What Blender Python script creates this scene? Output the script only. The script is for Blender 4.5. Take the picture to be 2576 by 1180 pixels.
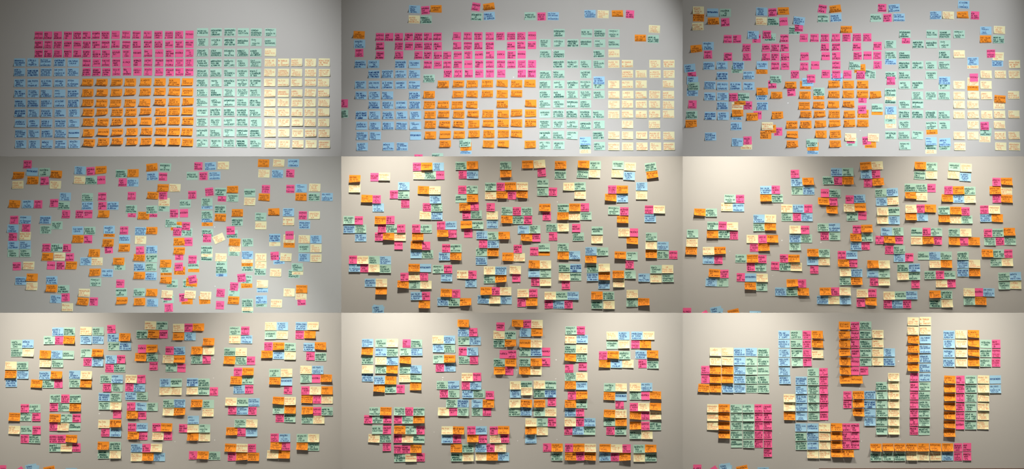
import bpy, math, random, re, unicodedata
import numpy as np

for o in list(bpy.data.objects):
    bpy.data.objects.remove(o, do_unlink=True)
C = bpy.context.scene.collection
SC = bpy.context.scene

AMBIENT = 0.112
WALLRGB = (190, 185, 173)
PAPERS = {'p': ('pink', (252, 103, 150)), 'b': ('blue', (162, 204, 220)), 'o': ('orange', (250, 151, 44)), 'm': ('mint', (178, 212, 186)), 'y': ('yellow', (244, 235, 182))}
INKS = {'p': ('maroon', (98, 16, 50)), 'b': ('blue', (18, 64, 126)), 'o': ('brown', (108, 42, 8)), 'm': ('green', (10, 76, 64)), 'y': ('red_orange', (226, 134, 84))}
BOLD = {'p': 0.17, 'b': 0.2, 'o': 0.15, 'm': 0.22, 'y': 0.15}
CURL = {'p': (0.10, 0.40), 'b': (0.12, 0.45), 'o': (0.6, 1.2), 'm': (0.12, 0.45), 'y': (0.3, 0.7)}

# ---------------------------------------------------------------- scale and picture frame
# The wall is 2576 x 1180 "photo pixels"; one is 3.6 mm, so a 76 mm note is 21 of them.
S = 0.0036
FW, FH = 2576, 1180
Z0 = 1.2
def PX(px): return (px - FW / 2) * S
def PZ(py): return (FH - py) * S + Z0
XB = [0, 858.6, 1717.3, 2576]
YB = [0, 393.4, 787.0, 1180]
SIDE = ['left', 'centre', 'right']
LEVEL = ['top', 'middle', 'bottom']
EXT = 2.4                       # how far the outer wall sections go on beyond the frame (m)

# ---------------------------------------------------------------- camera
DIST = 14.0
cam = bpy.data.cameras.new('camera')
cam.sensor_width = 36.0
cam.lens = 36.0 * DIST / (FW * S)
cam.clip_end = 100
camo = bpy.data.objects.new('camera', cam)
C.objects.link(camo)
camo.location = (0, -DIST, FH * S / 2 + Z0)
camo.rotation_euler = (math.pi / 2, 0, 0)
SC.camera = camo

# ---------------------------------------------------------------- world, lamps, exposure
vs = SC.view_settings
vs.view_transform = 'Standard'
vs.look = 'None'
vs.gamma = 1.0
vs.use_curve_mapping = False
vs.exposure = 0.0
wd = bpy.data.worlds.new('room_light')
SC.world = wd
wd.use_nodes = True
wd.node_tree.nodes['Background'].inputs['Color'].default_value = (1.0, 0.96, 0.90, 1)
wd.node_tree.nodes['Background'].inputs['Strength'].default_value = AMBIENT

def section_rect(c, r):
    """wall section in metres: x0, x1, z0, z1; the outer ones run on beyond the frame"""
    x0 = PX(XB[c]) - (EXT if c == 0 else 0)
    x1 = PX(XB[c + 1]) + (EXT if c == 2 else 0)
    z1 = PZ(YB[r]) + (EXT * 0.6 if r == 0 else 0)
    z0 = PZ(YB[r + 1]) - (Z0 if r == 2 else 0)
    return x0, x1, z0, z1

def framing_projector(c, r, fx, fz, d, watts, color, radius=0.03, angle=150, blend=0.5, tx=None, tz=None):
    """A spot lamp with a made-up rectangular mask set in the wall plane,
    so that it lights its own wall section and no other. fx, fz: place across the section
    (0..1 from left, 0..1 from top), d: metres out from the wall."""
    px = XB[c] + fx * (XB[c + 1] - XB[c])
    py = YB[r] + fz * (YB[r + 1] - YB[r])
    L = bpy.data.lights.new('framing_projector', 'SPOT')
    L.energy = watts
    L.color = color
    L.shadow_soft_size = radius
    L.spot_size = math.radians(angle)
    L.spot_blend = blend
    o = bpy.data.objects.new('framing_projector', L)
    C.objects.link(o)
    o.location = (PX(px), -d, PZ(py))
    txp = px if tx is None else XB[c] + tx * (XB[c + 1] - XB[c])
    tzp = (YB[r] + YB[r + 1]) / 2 if tz is None else YB[r] + tz * (YB[r + 1] - YB[r])
    dx, dy, dz = PX(txp) - o.location.x, d, PZ(tzp) - o.location.z
    from mathutils import Vector
    o.rotation_euler = Vector((dx, dy, dz)).to_track_quat('-Z', 'Y').to_euler()
    L.use_nodes = True
    nt = L.node_tree
    nt.nodes.clear()
    out = nt.nodes.new('ShaderNodeOutputLight')
    em = nt.nodes.new('ShaderNodeEmission')
    g = nt.nodes.new('ShaderNodeNewGeometry')
    sp = nt.nodes.new('ShaderNodeSeparateXYZ')
    si = nt.nodes.new('ShaderNodeSeparateXYZ')
    nt.links.new(g.outputs['Position'], sp.inputs[0])
    nt.links.new(g.outputs['Incoming'], si.inputs[0])
    def m(op, a, b):
        n = nt.nodes.new('ShaderNodeMath')
        n.operation = op
        for k, v in ((0, a), (1, b)):
            if isinstance(v, (int, float)): n.inputs[k].default_value = v
            else: nt.links.new(v, n.inputs[k])
        return n.outputs[0]
    t = m('DIVIDE', m('MULTIPLY', sp.outputs['Y'], -1.0), si.outputs['Y'])
    hx = m('ADD', sp.outputs['X'], m('MULTIPLY', t, si.outputs['X']))
    hz = m('ADD', sp.outputs['Z'], m('MULTIPLY', t, si.outputs['Z']))
    x0, x1, z0, z1 = section_rect(c, r)
    k = m('MULTIPLY', m('MULTIPLY', m('GREATER_THAN', hx, x0), m('LESS_THAN', hx, x1)),
          m('MULTIPLY', m('GREATER_THAN', hz, z0), m('LESS_THAN', hz, z1)))  # added mask: cuts the beam off at the section's edges
    nt.links.new(k, em.inputs['Strength'])
    nt.links.new(em.outputs[0], out.inputs[0])
    return o

COOL, WASH, DOWN = (0.94, 1.0, 1.14), (1.05, 1.02, 1.0), (1.07, 1.01, 0.95)  # tints: added cool spots, wall washers, added downlights
DEG = 180 / math.pi
def lamp(sec, p, color, radius):
    framing_projector(sec[0], sec[1], p[0], p[1], p[2], p[3] * 1.2, color, radius, 2 * p[4] * DEG, p[5], p[6], p[7])
# top row and left of the middle row: two added spots right of the middle, their cones imitating a vignette
for sec, p, q, col in (
        ((0, 0), (0.9, 0.15, 1.722, 133.9, 0.6, 0.948, 0.53, 1.4), (0.8, 0.279, 1.969, 110.4, 0.858, 0.784, 0.603, 0.597), COOL),
        ((1, 0), (0.609, -0.082, 3.0, 290.0, 0.53, 0.9, 0.461, 1.4), (0.8, 0.567, 2.115, 129.8, 0.68, 0.35, 0.6, 0.575), COOL),
        ((2, 0), (0.9, 0.15, 2.001, 96.0, 0.85, 0.5, 0.472, 0.301), (0.799, 0.516, 3.2, 335.0, 0.639, 1.0, 0.523, 1.3), COOL),
        ((0, 1), (0.884, -0.129, 2.955, 224.7, 0.823, 0.703, 0.577, 1.4), (0.8, 0.7, 1.782, 70.9, 0.737, 0.6, 0.54, 1.3), (0.94, 1.0, 1.08))):
    lamp(sec, p, col, 0.07)
    lamp(sec, q, col, 0.12)
# the other five: a pair of wall washers close to the wall and an added pair of downlights farther out to even the lower wall
for sec, xl, xr, dA, zA, pl, pr, hA, tA, dB, zB, pB, hB, tB in (
        ((1, 1), 0.14, 0.85, 1.0, -0.538, 65.2, 48.2, 0.547, 0.313, 1.731, -1.179, 283.1, 0.552, 1.143),
        ((2, 1), 0.116, 0.848, 0.781, -0.414, 59.4, 41.2, 1.355, 1.082, 1.963, -0.881, 195.4, 0.409, 0.685),
        ((0, 2), 0.103, 0.842, 1.0, -0.395, 56.3, 52.7, 1.108, 0.385, 2.0, -1.05, 225.7, 0.395, 0.909),
        ((1, 2), 0.13, 0.85, 0.95, -0.52, 88.0, 72.0, 1.133, 0.806, 1.402, -0.952, 158.0, 0.459, 1.036),
        ((2, 2), 0.144, 0.86, 1.0, -0.582, 93.9, 73.2, 1.133, 0.806, 1.402, -0.952, 161.0, 0.459, 1.036)):
    lamp(sec, (xl, zA, dA, pl, hA, 1.0, xl, tA), WASH, 0.02)
    lamp(sec, (xr, zA, dA, pr, hA, 1.0, xr, tA), WASH, 0.02)
    lamp(sec, (xl + 0.05, zB, dB, pB, hB, 1.0, xl + 0.08, tB), DOWN, 0.03)
    lamp(sec, (xr - 0.05, zB, dB, pB, hB, 1.0, xr - 0.08, tB), DOWN, 0.03)


# ---------------------------------------------------------------- materials
def lin(c):
    return tuple(((v / 255) / 12.92 if v / 255 <= 0.04045 else ((v / 255 + 0.055) / 1.055) ** 2.4) for v in c)

def material(name, rgb, rough=0.85, spec=0.15, vary=0.04, scale=60.0, bump=0.0, bump_scale=400.0):
    m = bpy.data.materials.new(name)
    m.use_nodes = True
    nt = m.node_tree
    b = nt.nodes['Principled BSDF']
    b.inputs['Roughness'].default_value = rough
    b.inputs['Specular IOR Level'].default_value = spec
    tc = nt.nodes.new('ShaderNodeTexCoord')
    nz = nt.nodes.new('ShaderNodeTexNoise')
    nz.inputs['Scale'].default_value = scale
    nz.inputs['Detail'].default_value = 4
    nt.links.new(tc.outputs['Object'], nz.inputs['Vector'])
    mx = nt.nodes.new('ShaderNodeMix')
    mx.data_type = 'RGBA'
    a = lin(rgb)
    mx.inputs['A'].default_value = tuple(v * (1 - vary) for v in a) + (1,)
    mx.inputs['B'].default_value = tuple(min(1, v * (1 + vary)) for v in a) + (1,)
    nt.links.new(nz.outputs['Fac'], mx.inputs['Factor'])
    nt.links.new(mx.outputs['Result'], b.inputs['Base Color'])
    if bump:
        nb = nt.nodes.new('ShaderNodeTexNoise')
        nb.inputs['Scale'].default_value = bump_scale
        nb.inputs['Detail'].default_value = 3
        nt.links.new(tc.outputs['Object'], nb.inputs['Vector'])
        bp = nt.nodes.new('ShaderNodeBump')
        bp.inputs['Strength'].default_value = bump
        bp.inputs['Distance'].default_value = 0.002
        nt.links.new(nb.outputs['Fac'], bp.inputs['Height'])
        nt.links.new(bp.outputs['Normal'], b.inputs['Normal'])
    return m

WALL = material('painted_plaster', WALLRGB, 0.9, 0.1, 0.025, 3.0, 0.15, 220.0)
CHIP = material('bare_filler', (240, 238, 232), 0.9, 0.1)
TRIM = material('dark_wood', (92, 50, 34), 0.6, 0.3, 0.2, 14.0)
PAPER = {k: material(n + '_paper', v, 0.8, 0.2, 0.02, 30.0) for k, (n, v) in PAPERS.items()}
INK = {k: material(n + '_marker_ink', v, 0.7, 0.2, 0.08, 90.0) for k, (n, v) in INKS.items()}
NAME = {k: n for k, (n, v) in PAPERS.items()}

def link_mesh(name, verts, faces, mat, parent=None, smooth=False, nvf=4):
    """verts (n,3), faces (m,4) as numpy arrays -> one mesh object"""
    me = bpy.data.meshes.new(name)
    n, f = len(verts), len(faces)
    me.vertices.add(n)
    me.vertices.foreach_set('co', np.asarray(verts, np.float32).ravel())
    me.loops.add(f * nvf)
    me.loops.foreach_set('vertex_index', np.asarray(faces, np.int32).ravel())
    me.polygons.add(f)
    me.polygons.foreach_set('loop_start', np.arange(0, f * nvf, nvf, dtype=np.int32))
    try:
        me.polygons.foreach_set('loop_total', np.full(f, nvf, np.int32))
    except Exception:
        pass
    me.polygons.foreach_set('use_smooth', np.full(f, bool(smooth)))
    me.update(calc_edges=True)
    me.materials.append(mat)
    o = bpy.data.objects.new(name, me)
    C.objects.link(o)
    if parent is not None:
        o.parent = parent
    return o

BOXF = np.array([[0, 1, 2, 3], [4, 7, 6, 5], [0, 4, 5, 1], [1, 5, 6, 2], [2, 6, 7, 3], [3, 7, 4, 0]])
def box(name, x0, x1, y0, y1, z0, z1, mat, parent=None):
    v = np.array([[x0, y0, z0], [x1, y0, z0], [x1, y0, z1], [x0, y0, z1], [x0, y1, z0], [x1, y1, z0], [x1, y1, z1], [x0, y1, z1]])
    return link_mesh(name, v, BOXF, mat, parent)

# ---------------------------------------------------------------- the wall, in nine sections
sections = {}
for r in range(3):
    for c in range(3):
        x0, x1, z0, z1 = section_rect(c, r)
        o = box('wall_%s_%s' % (LEVEL[r], SIDE[c]), x0, x1, 0.0, 0.12, z0, z1, WALL)
        o['kind'] = 'structure'
        o['label'] = 'pale painted plaster wall section, %s %s of nine' % (LEVEL[r], SIDE[c])
        sections[(c, r)] = o
tr = box('trim_1', PX(2060), PX(2576) + EXT, -0.012, 0.0, PZ(1184), PZ(1178.6), TRIM)
tr['kind'] = 'structure'
tr['label'] = 'thin dark brown wooden trim under the bottom right wall section'

CHIPS = [(528, 123, 3), (526, 169, 2), (1390, 126, 3), (1390, 177, 2), (1203, 273, 3), (1292, 194, 4), (1302, 345, 2), (1982, 259, 4), (2074, 275, 3),
         (2164, 328, 3), (556, 549, 4), (450, 548, 3), (540, 571, 3), (541, 720, 3), (1402, 508, 3), (1304, 715, 3), (1115, 554, 4),
         (1967, 605, 4), (2065, 610, 4), (1836, 632, 2), (1944, 693, 2), (250, 1041, 4), (538, 904, 4), (537, 951, 3), (440, 1111, 3), (540, 1107, 3),
         (1114, 950, 4), (1113, 956, 3), (1399, 905, 4), (1398, 953, 3), (1300, 931, 4), (1210, 1055, 4), (1302, 1109, 3), (1401, 1106, 3), (1092, 1087, 2),
         (2260, 909, 4), (2163, 978, 3), (2167, 1110, 3), (2264, 1106, 3), (2078, 1059, 4), (1962, 1090, 2)]
rnd = random.Random(5)
for (cx, cy, sz) in CHIPS:
    c = min(2, int(cx // 858.7)); r = min(2, int(cy // 393.4))
    n = 9
    pts = []
    for k in range(n):
        a = 2 * math.pi * k / n
        q = sz * S * 0.5 * rnd.uniform(0.6, 1.1)
        pts.append((PX(cx) + q * math.cos(a), PZ(cy) + 0.75 * q * math.sin(a)))
    v = [(x, -0.0006, z) for x, z in pts] + [(PX(cx) + (x - PX(cx)) * 1.1, 0.001, PZ(cy) + (z - PZ(cy)) * 1.1) for x, z in pts]
    f = [(k, (k + 1) % n, n + (k + 1) % n, n + k) for k in range(n)]
    me = bpy.data.meshes.new('paint_chip')
    me.from_pydata(v, [], [tuple(range(n - 1, -1, -1))] + f)
    me.materials.append(CHIP)
    o = bpy.data.objects.new('paint_chip', me)
    C.objects.link(o)
    o.parent = sections[(c, r)]

# ---------------------------------------------------------------- the writing: one-stroke capitals
GLYPH = {
 'A': '002640 1232', 'B': '0006364544330 33424130'.replace('0 3', '03 3') + '00', 'C': '4536160501103041', 'D': '00062644422000', 'E': '46060040 0333',
 'F': '460600 0333', 'G': '45361605011030414323', 'H': '0006 4046 0343', 'I': '2026', 'J': '4641301001', 'K': '0006 460340', 'L': '060040',
 'M': '0006234640', 'N': '00064046', 'O': '100105163645413010', 'P': '00063645443303', 'Q': '100105163645413010 2240', 'R': '00063645443303 2340',
 'S': '453616050413334241301001', 'T': '0646 2620', 'U': '060110304146', 'V': '062046', 'W': '0610243046', 'X': '0046 0640', 'Y': '062346 2320', 'Z': '06460040',
 '2': '05163645440040', '4': '36024 2'[:4] + '0242 3630', '7': '064620', '+': '0343 2125', '=': '0242 0444', '-': '0343', ',': '2110', '.': '2021', ':': '2122 2425',
 '!': '2622 2021', '?': '051636454323 2122', '(': '36242230', ')': '16242210', '"': '1615 3635', '\u00f7': '0046', "'": '2625'}
GLYPH['B'] = '00063645443303 33424130' + '00'
GLYPH['4'] = '360242 3630'
MARK = {'\u0301': [((2, 7), (3.2, 8.2))], '\u0300': [((2, 7), (0.8, 8.2))], '\u0302': [((0.8, 7), (2, 8.2)), ((2, 8.2), (3.2, 7))],
        '\u0303': [((0.6, 7), (1.5, 7.8)), ((1.5, 7.8), (2.5, 7.2)), ((2.5, 7.2), (3.4, 8))], '\u0327': [((2, 0), (2.4, -0.9)), ((2.4, -0.9), (1.5, -1.5))]}
SEGS = {}
for ch, s in GLYPH.items():
    out = []
    for st in s.split():
        p = [(int(st[i]), int(st[i + 1])) for i in range(0, len(st) - 1, 2)]
        out += list(zip(p[:-1], p[1:]))
    SEGS[ch] = out

def text_segments(text, w, h, rng, boldness):
    """handwritten capitals on a w x h note -> array (n, 5): x0, s0, x1, s1, half width (s is down from the top edge)"""
    lines = text.split('/')
    n = len(lines)
    pitch = min(0.262 * h, 0.86 * h / n)
    ch = 0.66 * pitch
    adv = 0.80 * ch
    out = []
    top = (0.14 if n >= 4 else 0.20 if n == 3 else 0.26 if n == 2 else 0.36) * h
    longest = max(len(l.rstrip('_')) for l in lines)
    adv = min(adv, 0.94 * w / longest)
    indent0 = min(0.10 * w, max(0.025 * w, (w - adv * longest) * 0.5))
    for i, l in enumerate(lines):
        under = l.endswith('_')
        l = l.rstrip('_')
        lw = adv * len(l)
        free = max(0, w - lw - indent0)
        x = indent0 + (rng.uniform(0, 0.35) * min(free, 0.5 * w) if i else 0)
        if len(l) <= 2 and n > 2:
            x = indent0 + min(free, 0.45 * w) * rng.uniform(0.5, 0.9)
        base = top + i * pitch + ch
        hw = boldness * 0.5 * ch
        xs = x
        tilt = rng.uniform(-0.03, 0.02)
        for chx in l:
            dec = unicodedata.normalize('NFD', chx)
            b = dec[0].upper()
            if b != ' ':
                segs = list(SEGS.get(b, []))
                for mk in dec[1:]:
                    segs = segs + MARK.get(mk, [])
                sx = adv * 0.68 / 4 * rng.uniform(0.88, 1.14)
                sy = ch / 6 * rng.uniform(0.84, 1.12)
                dy = rng.uniform(-0.09, 0.09) * ch + tilt * (x - xs)
                sl = rng.uniform(-0.05, 0.12) * sx
                for (a0, a1), (b0, b1) in segs:
                    out.append((x + a0 * sx + sl * a1, base + dy - a1 * sy, x + b0 * sx + sl * b1, base + dy - b1 * sy, hw))
            x += adv * (0.75 if b in 'I.,:!' else 1.0)
        if under:
            k = l.find(' ') + 1
            out.append((xs + adv * k, base + 0.30 * ch, x - 0.3 * adv, base + 0.24 * ch, hw * 1.6))
    return np.array(out)

# ---------------------------------------------------------------- a sticky note
NC, NR = 3, 7
def note_surface(n, x, s):
    """point of the sheet at x across and s down from its glued top edge -> X (right), out from the wall, down"""
    w, h = n['w'], n['h']
    s0 = 0.26 * h
    A = np.maximum(n['AL'] + (n['AR'] - n['AL']) * (x / w), 1e-3)
    t = np.clip((s - s0) / (h - s0), 0, 1)
    R = (h - s0) / A
    out = n['base'] + R * (1 - np.cos(A * t))
    down = np.where(s < s0, s, s0 + R * np.sin(A * t))
    return x, out, down

def place(n, X, out, down):
    """note coordinates -> metres relative to the note's own origin (middle of its glued top edge, on the wall)"""
    lx = X - n['w'] / 2
    lz = -(down - n['h'] / 2)
    c, s = math.cos(n['rot']), math.sin(n['rot'])
    gx = lx * c + lz * s            # clockwise
    gz = -lx * s + lz * c
    x0, x1, z0, z1 = n['clip']
    gx = np.clip(gx + n['X'], x0, x1) - n['ox']
    gz = np.clip(gz + n['Z'], z0, z1) - n['oz']
    return np.stack([gx, -out, gz], axis=-1)

xs = np.linspace(0, 1, NC + 1)
ss = np.array([0, 0.26] + [0.26 + 0.74 * k / (NR - 1) for k in range(1, NR)])
GX, GS = np.meshgrid(xs, ss)
nx, ns = NC + 1, len(ss)
FRONT = np.array([[j * nx + i, (j + 1) * nx + i, (j + 1) * nx + i + 1, j * nx + i + 1] for j in range(ns - 1) for i in range(NC)])
NV = nx * ns
RIM = [i for i in range(nx)] + [j * nx + nx - 1 for j in range(1, ns)] + [(ns - 1) * nx + i for i in range(nx - 2, -1, -1)] + [j * nx for j in range(ns - 2, 0, -1)]
NRIM = len(RIM)
BACK = FRONT[:, ::-1] + NV
RIMF = np.array([[2 * NV + k, 2 * NV + (k + 1) % NRIM, 2 * NV + NRIM + (k + 1) % NRIM, 2 * NV + NRIM + k] for k in range(NRIM)])
NOTEF = np.concatenate([FRONT, BACK, RIMF])
THICK = 0.0003

def paper_geometry(n):
    X, out, down = note_surface(n, GX * n['w'], GS * n['h'])
    f = place(n, X, out + THICK, down).reshape(-1, 3)
    b = place(n, X, out, down).reshape(-1, 3)
    v = np.concatenate([f, b, f[RIM], b[RIM]])
    return v, NOTEF

def ink_geometry(n):
    sg = text_segments(n['text'], n['w'], n['h'], random.Random(n['seed']), BOLD[n['c']])
    a, b, hw = sg[:, 0:2], sg[:, 2:4], sg[:, 4:5]
    d = b - a
    L = np.maximum(np.linalg.norm(d, axis=1, keepdims=True), 1e-9)
    d = d / L
    nrm = np.stack([-d[:, 1], d[:, 0]], axis=1)
    e = d * hw * 0.7
    q = np.stack([a - e + nrm * hw, a - e - nrm * hw, b + e - nrm * hw, b + e + nrm * hw], axis=1)   # (m,4,2)
    q[:, :, 0] = np.clip(q[:, :, 0], 0.004 * n['w'], 0.996 * n['w'])
    q[:, :, 1] = np.clip(q[:, :, 1], 0.004 * n['h'], 0.99 * n['h'])
    X, out, down = note_surface(n, q[:, :, 0], q[:, :, 1])
    p = place(n, X, out + THICK + 0.0006, down)
    x0, x1, z0, z1 = n['clip']
    cx, cz = p[:, :, 0].mean(1) + n['ox'], p[:, :, 2].mean(1) + n['oz']
    keep = (cx > x0 + 0.002) & (cx < x1 - 0.002) & (cz > z0 + 0.002) & (cz < z1 - 0.002)
    p = p[keep]
    if not len(p):
        p = place(n, *note_surface(n, np.array([[0, .01, .01, 0]]) * n['w'], np.array([[0, 0, .01, .01]]) * n['h']))
    # make every stroke face the room
    nrmy = np.cross(p[:, 1] - p[:, 0], p[:, 2] - p[:, 0])[:, 1]
    flip = nrmy > 0
    p[flip] = p[flip][:, ::-1]
    return p.reshape(-1, 3), np.arange(len(p) * 4).reshape(-1, 4)

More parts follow.
